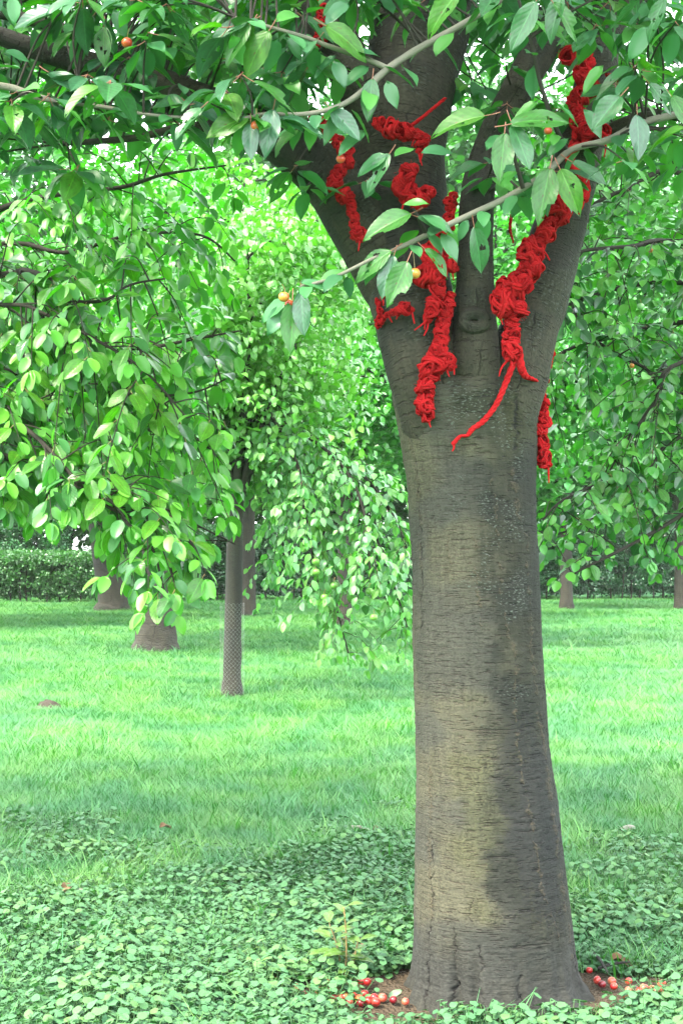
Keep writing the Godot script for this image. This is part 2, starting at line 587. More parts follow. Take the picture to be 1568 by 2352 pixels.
# ------------------------------------------------------------------ trees
func orchard_tree(called: String, label: String, group: String, base: Vector3, trunk_h: float, r0: float, r1: float, crown: Vector3, crown_y: float, clump: Mesh, clumps: int, cs: float, tint: Color, bark_m: Material, lean := Vector3.ZERO, limbs := 7) -> Node3D:
	# crown: half sizes of the crown, crown_y: height of its middle
	var t := thing(called, label, "tree", base, group)
	var top := base + Vector3(0, trunk_h, 0) + lean
	part("trunk", tube_mesh(PackedVector3Array([base + Vector3(0, -0.1, 0), base + Vector3(0, 0.08, 0), base + Vector3(0, 0.35, 0), base.lerp(top, 0.55), top, top + Vector3(0.02, 0.35, 0)]), PackedFloat32Array([r0 * 1.5, r0 * 1.22, r0, lerpf(r0, r1, 0.6), r1, r1 * 0.7]), 28, 8, bark_m, 0.12, 0.7), t)
	var places := []
	var tints := []
	var mid := base + Vector3(0, crown_y, 0) + lean
	var ends := []
	var mb := MB.new()
	for k in limbs:
		var a := TAU * (k + rr(-0.3, 0.3)) / limbs
		var e := Vector3(cos(a), rr(-0.35, 0.75), sin(a)) * rr(0.6, 0.95)
		if k == 0: e = Vector3(0.05, 0.95, 0.05)
		e = mid + e * crown
		var half := top.lerp(e, 0.5) + Vector3(rr(-0.1, 0.1), 0.14 * crown.y, rr(-0.1, 0.1))
		tube(mb, PackedVector3Array([top - Vector3(0, 0.15, 0), top.lerp(half, 0.4) + Vector3(0, 0.1, 0), half, e]), PackedFloat32Array([r1 * 0.75, r1 * 0.5, r1 * 0.34, r1 * 0.1]), 7, 5, 0.05, false, 0.7)
		for s in 7:
			var f := rr(0.25, 1.0)
			var q := top.lerp(half, f * 2.0) if f < 0.5 else half.lerp(e, f * 2.0 - 1.0)
			var d := rdir()
			d.y = d.y * 0.6 - 0.05
			var q2 := q + d * crown * rr(0.3, 0.55)
			var off := (q2 - mid) / crown
			if off.length() > 1.05: q2 = mid + off.normalized() * crown * rr(0.9, 1.08)
			var sag := q.lerp(q2, 0.5) + Vector3(0, 0.06 * crown.y, 0)
			tube(mb, PackedVector3Array([q, sag, q2]), PackedFloat32Array([r1 * 0.2, r1 * 0.12, r1 * 0.04]), 5, 4, 0.0, false, 0.7)
			ends.append([q, sag, q2])
	part("branches", mb.mesh(bark_m), t)
	for k in clumps:
		var e: Array = ends[rng.randi() % ends.size()]
		var f := pow(rng.randf(), 0.7)
		var p: Vector3 = e[0].lerp(e[1], f * 2.0) if f < 0.5 else e[1].lerp(e[2], f * 2.0 - 1.0)
		var sp := 0.085 * (crown.x + crown.y)
		p += Vector3(rng.randfn(), rng.randfn() * 0.8, rng.randfn()) * sp
		if p.y < base.y + 0.5: continue
		var s := cs * rr(0.75, 1.25)
		places.append(Transform3D(Basis(Vector3.UP, rng.randf() * TAU).rotated(Vector3.RIGHT, rr(-0.35, 0.35)).scaled(Vector3.ONE * s), p))
		var n2 := 0.5 + 0.5 * patch_noise.get_noise_3dv(p * 6.0)
		var q := lerpf(0.7, 1.3, n2) * rr(0.85, 1.15)
		tints.append(Color(tint.r * q * lerpf(0.85, 1.3, n2), tint.g * q, tint.b * q * rr(0.8, 1.2)))
	multi("foliage", clump, t, places, tints)
	return t

# ------------------------------------------------------------------ wool
func knot_mesh(m: Material) -> ArrayMesh:
	# a wound lump of chunky yarn, radius about one
	var mb := MB.new()
	var rows := 10
	var nu := 15
	var p := PackedVector3Array()
	var t2 := PackedVector2Array()
	var cc := PackedVector3Array()
	var off := rdir() * 40.0
	for j in rows + 1:
		var th := PI * j / rows
		for i in nu:
			var d := Vector3(sin(th) * cos(TAU * i / (nu - 1)), cos(th), sin(th) * sin(TAU * i / (nu - 1)))
			p.append(d * (0.74 + 0.3 * lump_noise.get_noise_3dv(d * 7.0 + off)))
			t2.append(Vector2.ZERO)
		cc.append(Vector3.ZERO)
	mb.grid(p, nu, rows + 1, t2, true, Vector3.ZERO, cc)
	mb.paint(Color(0.3, 0.28, 0.28))  # dark core, shade between the wound strands put into its colour
	for k in 10:
		var ax := (Vector3.UP * 0.7 + rdir()).normalized()
		var b := Basis(Quaternion(Vector3.UP, ax)) if absf(ax.y) < 0.98 else Basis.IDENTITY
		var h := rr(-0.55, 0.55)
		var rad := sqrt(maxf(1.0 - h * h, 0.1)) * rr(0.8, 1.02)
		var a0 := rng.randf() * TAU
		var sweep := rr(2.6, 5.2)
		var lo := rdir()
		for strand in 2:
			var pts := PackedVector3Array()
			var rd := PackedFloat32Array()
			var n := 9
			for i in n:
				var f := float(i) / (n - 1)
				var a := a0 + sweep * f
				var lift := 1.0 + 0.13 * sin(f * PI * 3.0 + k) - 0.5 * pow(absf(f - 0.5) * 2.0, 4.0)
				pts.append(b * Vector3(cos(a) * rad * lift, h + 0.12 * sin(a * 2.0 + k) + strand * 0.24, sin(a) * rad * lift) + lo * 0.06)
				rd.append(0.135 + 0.03 * sin(i * 2.1 + k))
			tube(mb, pts, rd, 6, 2, 0.12, true)
		var tn := rr(0.55, 1.25)
		mb.paint(Color(tn, tn, tn))
	# stray fibres
	for k in 26:
		var d := rdir()
		var e := rdir()
		var a := d * rr(0.85, 1.05)
		tube(mb, PackedVector3Array([a, a + d * 0.14 + e * 0.12, a + d * rr(0.06, 0.18) + e * rr(0.15, 0.35)]), PackedFloat32Array([0.022, 0.018, 0.012]), 3, 2, 0.0, false)
		mb.paint(Color.WHITE * rr(0.9, 1.3))
	return mb.mesh(m)

func wool_rope(list: Array, knots: Array, called: String, label: String, lumpy := true, spacing := 0.82) -> Node3D:
	# list: [x, y, depth, half width] down the rope
	var pr := px_path(list)
	var sm := smooth_path(pr[0], pr[1], 10)
	var p: PackedVector3Array = sm[0]
	var r: PackedFloat32Array = sm[1]
	var t := thing(called, label, "yarn", p[0], "red wool hung in the cherry tree")
	var core := MB.new()
	for s in 3:       # plied cord that runs through the lumps
		var q := PackedVector3Array()
		var w := PackedFloat32Array()
		for i in p.size():
			var a := i * 0.55 + TAU * s / 3.0
			var k := r[i] * (0.34 if lumpy else 0.5)
			q.append(p[i] + Vector3(cos(a), 0.3 * sin(a * 0.7), sin(a)) * k)
			w.append(r[i] * (0.36 if lumpy else 0.62))
		tube(core, q, w, 6, 2, 0.15, true)
		core.paint(Color.WHITE * rr(0.75, 1.05))
	part("cord", core.mesh(M.wool), t)
	if lumpy:
		var i := 0
		while i < p.size():
			var side := Vector3(rng.randfn() * 0.22, rng.randfn() * 0.15, absf(rng.randfn()) * 0.2) * r[i]
			var s := r[i] * rr(0.78, 1.08)
			part("knot", knots[rng.randi() % knots.size()], t, true, Transform3D(Basis(Quaternion(Vector3.UP, ((p[mini(i + 1, p.size() - 1)] - p[maxi(i - 1, 0)]).normalized() + rdir() * 0.35).normalized())) * Basis(Vector3.UP, rng.randf() * TAU) * Basis.from_scale(Vector3(s, s * rr(0.9, 1.15), s)), p[i] + side))
			var walked := 0.0
			while i < p.size() - 1 and walked < r[i] * spacing * rr(0.9, 1.5):
				walked += p[i].distance_to(p[i + 1])
				i += 1
			if i >= p.size() - 1: break
	# loose ends of thread
	for k in 3 if lumpy else 1:
		var i := int(p.size() * rr(0.1, 0.95)) if k else p.size() - 1
		var a := p[i]
		var l := r[i] * rr(1.2, 2.4) + 0.012
		var d := Vector3(rr(-0.6, 0.6), -1.0, rr(0.1, 0.4)).normalized()
		part("loose_end", tube_mesh(PackedVector3Array([a, a + d * l * 0.5 + Vector3(rr(-0.3, 0.3), 0, 0.2) * l * 0.5, a + d * l + Vector3(rr(-0.5, 0.5), 0, 0) * l * 0.4]), PackedFloat32Array([0.004, 0.0034, 0.002]), 5, 4, M.wool_plain), t)
	return t

# ------------------------------------------------------------------ fruit
func fruit_mesh(m: Material, low: Color, high: Color) -> ArrayMesh:
	var mb := MB.new()
	var p := PackedVector3Array()
	var t2 := PackedVector2Array()
	var cc := PackedVector3Array()
	var nu := 17
	var cols := PackedColorArray()
	for j in 13:
		var th := PI * j / 12.0
		var rad := sin(th)
		var y := cos(th) * 0.93
		y -= 0.3 * exp(-pow(rad / 0.28, 2.0)) if j < 6 else -0.08 * exp(-pow(rad / 0.2, 2.0))
		for i in nu:
			var a := TAU * i / (nu - 1)
			p.append(Vector3(rad * cos(a), y, rad * sin(a)))
			t2.append(Vector2.ZERO)
			var k := clampf(0.5 + 0.6 * cos(a) * rad + 0.25 * lump_noise.get_noise_3d(cos(a) * 20.0, y * 20.0, sin(a) * 20.0), 0.0, 1.0)
			cols.append(low.lerp(high, k))
		cc.append(Vector3.ZERO)
	mb.grid(p, nu, 13, t2, true, Vector3.ZERO, cc)
	mb.c = cols
	return mb.mesh(m)

func hang_fruit(root: Node3D, x: float, y: float, d: float, r: float, m: Mesh, up: float) -> void:
	var c := at(x, y, d)
	var f := part("fruit", m, root, true, Transform3D(Basis(Vector3.UP, rng.randf() * TAU).scaled(Vector3.ONE * r), c))
	var st := MeshInstance3D.new()
	st.name = "stalk"
	var k := up / r
	st.mesh = tube_mesh(PackedVector3Array([Vector3(0, 0.62, 0), Vector3(0.15, 0.62 + k * 0.5, 0.05), Vector3(rr(-0.5, 0.5), 0.62 + k, 0)]), PackedFloat32Array([0.07, 0.06, 0.09]), 5, 3, M.stalk)
	f.add_child(st, true)

# ------------------------------------------------------------------ twigs with leaves
func leafy_twig(root: Node3D, lv: Leaves, pts: PackedVector3Array, r0: float, per: float, size: float, droop: float, wood: Material, called := "twig", start := 0.15) -> void:
	var rad := PackedFloat32Array()
	for i in pts.size():
		rad.append(lerpf(r0, r0 * 0.35, float(i) / (pts.size() - 1)))
	part(called, tube_mesh(pts, rad, 6, 4, wood, 0.05, 0.7), root)
	var sm := smooth_path(pts, rad, 8)
	var p: PackedVector3Array = sm[0]
	var tone0 := rng.randi() % 3
	var loose := rr(0.35, 1.3)
	var gone := 0.0
	var flip := 1.0
	var total := 0.0
	for i in p.size() - 1: total += p[i].distance_to(p[i + 1])
	var walked := 0.0
	for i in p.size() - 1:
		var l := p[i].distance_to(p[i + 1])
		walked += l
		gone += l
		if walked < total * start or gone < per: continue
		gone = rr(-0.3, 0.3) * per
		var t := (p[i + 1] - p[i]).normalized()
		flip = -flip
		var side := t.cross(Vector3.UP).normalized() * flip
		var d := (t * rr(0.3, 0.9) + side * rr(0.5, 1.1) + Vector3(rr(-0.3, 0.3), -droop * loose * rr(0.4, 1.5), rr(-0.3, 0.3))).normalized()
		var s := size * rr(0.65, 1.25)
		lv.place.append(leaf_xf(p[i + 1] + d * s * 0.22, d, Vector3(rr(-0.7, 0.7), 1.0, rr(-0.3, 0.9)), s))
		lv.kind.append((tone0 if rng.randf() < 0.6 else rng.randi() % 3) + 3 * (rng.randi() % 3))
	var t2 := (p[p.size() - 1] - p[p.size() - 2]).normalized()
	for k in 3:
		var d := (t2 + rdir() * 0.6 + Vector3(0, -droop * 0.6, 0)).normalized()
		lv.place.append(leaf_xf(p[p.size() - 1] + d * size * 0.15, d, Vector3(rr(-0.6, 0.6), 1.0, rr(-0.2, 0.8)), size * rr(0.6, 1.0)))
		lv.kind.append(rng.randi())

func spur(lv: Leaves, p: Vector3, n: int, size: float, droop := 0.6) -> void:
	var a0 := rng.randf() * TAU
	for k in n:
		var a := a0 + TAU * k / n + rr(-0.4, 0.4)
		var d := Vector3(cos(a), rr(-0.25, 0.25) - droop * rr(0.3, 1.5), sin(a)).normalized()
		var s := size * rr(0.7, 1.15)
		lv.place.append(leaf_xf(p + d * s * 0.22, d, Vector3(rr(-0.5, 0.5), 1.0, rr(-0.2, 0.8)), s))
		lv.kind.append(rng.randi())

func side_twigs(root: Node3D, lv: Leaves, main: PackedVector3Array, gap: float, length: float, size: float, droop: float, wood: Material, per: float, ok: Callable) -> void:
	var rad := PackedFloat32Array()
	rad.resize(main.size())
	var sm := smooth_path(main, rad, 8)
	var p: PackedVector3Array = sm[0]
	var gone := 0.0
	for i in range(1, p.size()):
		gone += p[i].distance_to(p[i - 1])
		while gone > gap:
			gone -= gap * rr(0.7, 1.3)
			var t := (p[i] - p[i - 1]).normalized()
			var d := (t * rr(0.1, 0.9) + rdir() * Vector3(1.0, 0.9, 1.0) + Vector3(0, 0.12 - droop * 0.3, 0)).normalized()
			var l := length * rr(0.5, 1.2)
			var e := p[i] + d * l + Vector3(0, -droop * l * 0.55, 0)
			var q := px_of(e)
			if not ok.call(q.x, q.y): continue
			leafy_twig(root, lv, PackedVector3Array([p[i], p[i] + d * l * 0.5 + Vector3(0, -droop * l * 0.06, 0), e]), 0.0035, per, size, droop, wood)

# ------------------------------------------------------------------ the place
func _ready() -> void:
	rng.seed = 20240
	var cam := Camera3D.new()
	cam.name = "camera"
	cam.fov = rad_to_deg(2.0 * atan(1176.0 / FOCAL))
	cam.near = 0.1
	cam.far = 600.0
	cam.position = EYE
	cam.rotation.x = pitch
	add_child(cam, true)
	var sky_m := ProceduralSkyMaterial.new()
	sky_m.sky_top_color = Color(0.93, 0.96, 1.0)
	sky_m.sky_horizon_color = Color(0.97, 0.98, 1.0)
	sky_m.sky_curve = 0.2
	sky_m.ground_horizon_color = Color(0.6, 0.66, 0.6)
	sky_m.ground_bottom_color = Color(0.3, 0.36, 0.3)
	var env := Environment.new()
	env.background_mode = Environment.BG_SKY
	env.sky = Sky.new()
	env.sky.sky_material = sky_m
	env.tonemap_mode = Environment.TONE_MAPPER_LINEAR
	env.tonemap_exposure = 9.0
	env.sdfgi_enabled = true
	env.ssao_enabled = true
	env.ssil_enabled = true
	env.fog_enabled = true
	env.fog_density = 0.00035
	env.fog_light_color = Color(0.93, 0.97, 0.93)
	var we := WorldEnvironment.new()
	we.name = "world_environment"
	we.environment = env
	add_child(we, true)
	var sun := DirectionalLight3D.new()
	sun.name = "sun"
	sun.light_energy = 0.5
	sun.light_angular_distance = 12.0
	sun.light_color = Color(1.0, 0.97, 0.9)
	sun.shadow_enabled = true
	sun.look_at_from_position(Vector3(-0.62, 1.0, 0.5), Vector3.ZERO)
	add_child(sun, true)

	ground_noise.seed = 4
	ground_noise.frequency = 0.25
	ground_noise.fractal_octaves = 3
	patch_noise.seed = 9
	patch_noise.frequency = 0.22
	patch_noise.fractal_octaves = 3
	lump_noise.seed = 21
	lump_noise.frequency = 0.35
	lump_noise.fractal_octaves = 3

	make_materials()
	make_ground()
	make_cherry()
	make_left_tree()
	make_right_tree()
	make_background()
	make_wool()
	make_small()

func make_materials() -> void:
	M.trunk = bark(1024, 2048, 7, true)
	M.bark = bark(512, 512, 90, false)
	M.grey_bark = mat(lin(0.2, 0.175, 0.15), 0.9)
	M.grey_bark.albedo_texture = M.bark.albedo_texture
	M.grey_bark.albedo_color = Color.WHITE
	M.grey_bark.uv1_scale = Vector3(2, 1, 1)
	M.far_bark = mat(lin(0.040, 0.037, 0.031), 0.92)
	M.far_bark.albedo_texture = M.bark.albedo_texture
	M.far_bark.albedo_color = Color(1, 0.98, 0.96)
	M.far_bark.heightmap_enabled = true
	M.far_bark.heightmap_scale = 2.0
	M.far_bark.heightmap_texture = M.bark.heightmap_texture
	M.twig = mat(lin(0.03, 0.027, 0.021), 0.85, 0.3)
	M.twig.heightmap_enabled = true
	M.twig.heightmap_scale = 0.2
	M.twig.heightmap_texture = M.bark.heightmap_texture
	M.pale_twig = mat(lin(0.13, 0.125, 0.09), 0.8)
	M.pale_twig.heightmap_enabled = true
	M.pale_twig.heightmap_scale = 0.25
	M.pale_twig.heightmap_texture = M.bark.heightmap_texture
	M.stalk = mat(lin(0.22, 0.16, 0.06), 0.6)
	M.red_stalk = mat(lin(0.2, 0.075, 0.045), 0.6)
	M.wool = mat(lin(0.31, 0.012, 0.014), 1.0, 0.08)
	var fuzz := noise(60, 0.09, 3).get_seamless_image(256, 256)
	M.wool.heightmap_enabled = true
	M.wool.heightmap_scale = 0.35
	M.wool.heightmap_texture = ImageTexture.create_from_image(fuzz)
	M.wool.uv1_triplanar = true
	M.wool.uv1_world_triplanar = true
	M.wool.uv1_scale = Vector3.ONE * 5.0
	M.wool.vertex_color_use_as_albedo = true
	M.wool.rim_enabled = true
	M.wool.rim = 0.5
	M.wool.rim_tint = 1.0
	M.wool_plain = M.wool.duplicate()
	M.wool_plain.vertex_color_use_as_albedo = false
	M.fruit = mat(Color.WHITE, 0.28, 0.5)
	M.fruit.vertex_color_use_as_albedo = true
	M.fruit.subsurf_scatter_enabled = true
	M.fruit.subsurf_scatter_strength = 0.15
	var v1 := vein_texture(3)
	var v2 := vein_texture(5)
	M.cherry_leaf = [
		leaf_mat(0.052, 0.19, 0.07, Color(0.55, 0.8, 0.15), 0.38, v1),
		leaf_mat(0.07, 0.25, 0.05, Color(0.65, 0.95, 0.12), 0.38, v2),
		leaf_mat(0.042, 0.145, 0.072, Color(0.45, 0.6, 0.15), 0.34, v1),
		leaf_mat(0.11, 0.33, 0.045, Color(0.75, 1.0, 0.12), 0.42, v2)]
	M.plum_leaf = [
		leaf_mat(0.105, 0.36, 0.045, Color(0.68, 1.0, 0.12), 0.34, v1),
		leaf_mat(0.15, 0.44, 0.045, Color(0.7, 1.0, 0.12), 0.34, v2),
		leaf_mat(0.062, 0.22, 0.06, Color(0.55, 0.8, 0.12), 0.28, v1)]
	M.stuff_leaf = leaf_mat(1, 1, 1, Color(0.6, 0.85, 0.25), 0.42, [], true)
	M.far_leaf = leaf_mat(1, 1, 1, Color(0.62, 0.85, 0.25), 0.32, [], true, 0.6)
	M.grass = leaf_mat(1, 1, 1, Color(0.5, 0.8, 0.3), 0.6, [], true, 0.4)
	M.cover = leaf_mat(1, 1, 1, Color(0.4, 0.6, 0.2), 0.62, [], true, 0.4)
	# soil and turf
	var s := 256
	var im := Image.create(s, s, false, Image.FORMAT_RGB8)
	var a := noise(40, 0.03, 4).get_seamless_image(s, s)
	var b := noise(41, 0.11, 3).get_seamless_image(s, s)
	var im2 := Image.create(s, s, false, Image.FORMAT_RGB8)
	for y in s:
		for x in s:
			var p := a.get_pixel(x, y).r
			var q := b.get_pixel(x, y).r
			im.set_pixel(x, y, lin(0.035 + 0.05 * p * q, 0.10 + 0.1 * p, 0.03 + 0.04 * q))
			im2.set_pixel(x, y, lin(0.05 + 0.09 * p * q, 0.038 + 0.065 * p * q, 0.026 + 0.045 * p * q))
	M.turf = mat(Color.WHITE, 0.95, 0.2)
	M.turf.albedo_texture = ImageTexture.create_from_image(im)
	M.turf.uv1_triplanar = true
	M.turf.uv1_world_triplanar = true
	M.turf.uv1_scale = Vector3.ONE * 0.9
	M.soil = mat(Color.WHITE, 0.95, 0.2)
	M.soil.albedo_texture = ImageTexture.create_from_image(im2)
	M.soil.uv1_triplanar = true
	M.soil.uv1_world_triplanar = true
	M.soil.uv1_scale = Vector3.ONE * 2.3
	M.soil.heightmap_enabled = true
	M.soil.heightmap_scale = 1.5
	M.soil.heightmap_texture = ImageTexture.create_from_image(b)
	M.dead_leaf = mat(lin(0.14, 0.075, 0.035), 0.8)
	M.pale_wood = mat(lin(0.2, 0.19, 0.15), 0.8)
	M.wire = mat(lin(0.4, 0.42, 0.42), 0.45)
	M.wire.metallic = 0.7

func cover_edge(x: float, d: float) -> float:      # >0 inside the ground cover by the tree
	var edge := 6.45 + 0.25 * sin(x * 1.7 + 0.6) + 1.3 * patch_noise.get_noise_2d(x * 4.0, d * 4.0)
	edge -= 0.75 * soft(0.6, 1.0, x)
	return edge - d

func bare(x: float, z: float) -> float:            # <1 on the open soil round the trunk
	var c := at(1110, 2260, TRUNK_Z)
	var dx := x - c.x
	var dz := z - c.z
	var k := Vector2(dx / (0.58 if dx < 0.0 else 0.68), (dz - 0.03) / 0.36).length()
	return k + 0.7 * patch_noise.get_noise_2d(x * 9.0, z * 9.0)

func make_ground() -> void:
	var xs := PackedFloat32Array()
	var zs := PackedFloat32Array()
	for k in 97: xs.append(-24.0 + 0.5 * k)
	for k in 131: zs.append(6.0 - 0.4 * k)
	xs.insert(0, -300.0)
	xs.append(300.0)
	zs.insert(0, 120.0)
	zs.append(-400.0)
	var p := PackedVector3Array()
	var t2 := PackedVector2Array()
	for z in zs:
		for x in xs:
			p.append(Vector3(x, ground_h(x, z) - 0.012, z))
			t2.append(Vector2(x, z))
	var mb := MB.new()
	mb.grid(p, xs.size(), zs.size(), t2, false, Vector3.UP)
	solo("ground", mb.mesh(M.turf), "turf of the orchard meadow under grass and ground cover", "", "", "structure")
	# open soil round the cherry's foot
	p = PackedVector3Array()
	t2 = PackedVector2Array()
	var cc := at(1110, 2260, TRUNK_Z)
	for j in 22:
		for i in 49:
			var a := TAU * i / 48.0
			var r := 0.02 + 0.98 * j / 21.0
			var x := cc.x + cos(a) * r * 1.05
			var z := cc.z + sin(a) * r * 0.75
			var h := 0.03 * (1.0 - r) + 0.018 * lump_noise.get_noise_2d(x * 30.0, z * 30.0)
			p.append(Vector3(x, ground_h(x, z) + h - 0.03 * pow(r, 4.0), z))
			t2.append(Vector2(x, z))
	mb = MB.new()
	mb.grid(p, 49, 22, t2, false, Vector3.UP)
	solo("bare_soil", mb.mesh(M.soil), "bare dark soil round the foot of the cherry", "", "", "structure")
	# grass
	var tuft := MB.new()
	for k in 15:
		var a := rng.randf() * TAU
		var b := Vector3(cos(a), 0, sin(a)) * rr(0.0, 0.07)
		var oa := rng.randf() * TAU
		var out := Vector3(cos(oa), 0, sin(oa))
		var h := rr(0.05, 0.115) * (1.5 if k == 3 else 1.0)
		var w := out.cross(Vector3.UP) * rr(0.0018, 0.0034)
		var g := PackedVector3Array()
		var u := PackedVector2Array()
		for j in 4:
			var f := j / 3.0
			var q := b + out * h * rr(0.5, 0.75) * f * f + Vector3.UP * h * f * (1.0 - 0.2 * f)
			var ww := w * (1.0 - 0.88 * f)
			g.append_array([q - ww, q + ww])
			u.append_array([Vector2.ZERO, Vector2.ZERO])
		tuft.grid(g, 2, 4, u, false, -out + Vector3.UP * 0.3)
		var t := rr(0.7, 1.25)
		tuft.paint(Color(t * rr(0.8, 1.25), t, t * rr(0.8, 1.2)))
	for q in tuft.n.size():      # fine turf scatters light like one rough sheet
		tuft.n[q] = (tuft.n[q] + Vector3.UP * 0.8).normalized()
	var tm := tuft.mesh(M.grass)
	var places := []
	var tints := []
	var hill := on_ground(112, 1632)
	for k in 300000:
		# denser close by
		var d := 4.2 * pow(9.6, rng.randf())
		var half := d * 0.245 + 1.2
		var x := rr(-half - 0.5, half)
		var z := -d
		if cover_edge(x, d) > rr(-0.5, 1.5) and rng.randf() > 0.12 + 0.3 * maxf(0.0, patch_noise.get_noise_2d(x * 5.0 + 9.0, z * 5.0)): continue
		if d < 5.6 and bare(x, z) < 1.1: continue
		if Vector2((x - hill.x) / 0.2, (z - hill.z) / 0.2).length() < 1.0: continue
		var n1 := patch_noise.get_noise_2d(x * 1.8, z * 1.8)
		var n2 := patch_noise.get_noise_2d(x * 7.0 + 60.0, z * 7.0)
		var keep := 1.0 if d > 9.0 else 0.72
		if rng.randf() > keep: continue
		var s := rr(0.7, 1.25) * (0.9 + 0.35 * maxf(n1, -0.6)) * lerpf(1.0, 1.15, clampf((d - 8.0) / 25.0, 0.0, 1.0)) * (1.7 if rng.randf() < 0.02 else 1.0)
		var wide := lerpf(1.0, 1.9, clampf((d - 6.0) / 25.0, 0.0, 1.0))
		places.append(Transform3D(Basis(Vector3.UP, rng.randf() * TAU).scaled(Vector3(s * wide, s, s * wide)), Vector3(x, ground_h(x, z) - 0.012, z)))
		var br := (1.0 + 0.2 * n2 + 0.1 * n1) * rr(0.8, 1.2)
		var yl := clampf(0.5 + n2 * 1.1 + n1 * 0.4, 0.0, 1.0)
		tints.append(Color(lerpf(0.085, 0.145, yl) * br, lerpf(0.25, 0.295, yl) * br, lerpf(0.10, 0.082, yl) * br))
	var gr := multi("grass", tm, self, places, tints)
	tag(gr, "short uneven meadow grass of the orchard", "grass", "", "stuff")
	# creeping ground cover
	var cm := MB.new()
	for k in 7:
		var a := TAU * k / 7.0 + rr(-0.4, 0.4)
		var q := Vector3(cos(a), 0, sin(a)) * rr(0.015, 0.075) + Vector3.UP * rr(0.028, 0.075)
		var dir := Vector3(cos(a + rr(-0.7, 0.7)), rr(-0.35, 0.1), sin(a + rr(-0.7, 0.7)))
		var s := rr(0.017, 0.035)
		blade(cm, 6, 4, 0.92, 2, rr(-0.2, 0.3), rr(0.05, 0.3), 0.03, [], leaf_xf(q, dir, Vector3(rr(-0.35, 0.35), 1, rr(-0.35, 0.35)), s))
		var t := rr(0.85, 1.12)
		cm.paint(Color(t * rr(0.9, 1.12), t, t * rr(0.92, 1.08)))
		tube(cm, PackedVector3Array([Vector3(q.x * 0.2, 0, q.z * 0.2), q * Vector3(0.7, 0.6, 0.7), q]), PackedFloat32Array([0.0013, 0.0011, 0.001]), 3, 2, 0.0, false)
		cm.paint(Color(1.2, 0.9, 0.8))
	places = []
	tints = []
	for k in 46000:
		var d := rr(3.9, 8.2)
		var half := d * 0.245 + 0.7
		var x := rr(-half - 0.2, half)
		var z := -d
		if rng.randf() > d / 8.0 + 0.25: continue
		if cover_edge(x, d) < rr(-0.9, 1.3): continue
		var bs := bare(x, z)
		if d > 4.32 and bs < 1.0: continue
		if d <= 4.32 and d > 4.27 and rng.randf() < 0.3 and absf(x - 0.47) < 0.6: continue
		var n2 := patch_noise.get_noise_2d(x * 6.0, z * 6.0)
		var s := rr(0.7, 1.25) * (1.0 + 0.45 * n2)
		places.append(Transform3D(Basis(Vector3.UP, rng.randf() * TAU).rotated(Vector3.RIGHT, rr(-0.2, 0.2)).scaled(Vector3(s, s * rr(0.7, 1.3), s)), Vector3(x, ground_h(x, z) - 0.006, z)))
		var br := rr(0.88, 1.12) * (1.0 + 0.3 * n2)
		var yl := clampf(rng.randfn() * 0.25 + n2 * 0.4, 0.0, 1.0)
		tints.append(Color(lerpf(0.058, 0.10, yl) * br, lerpf(0.158, 0.195, yl) * br, lerpf(0.062, 0.045, yl) * br))
	var gc := multi("ground_cover", cm.mesh(M.cover), self, places, tints)
	tag(gc, "low round-leaved ground cover creeping about the cherry trunk", "ground cover", "", "stuff")

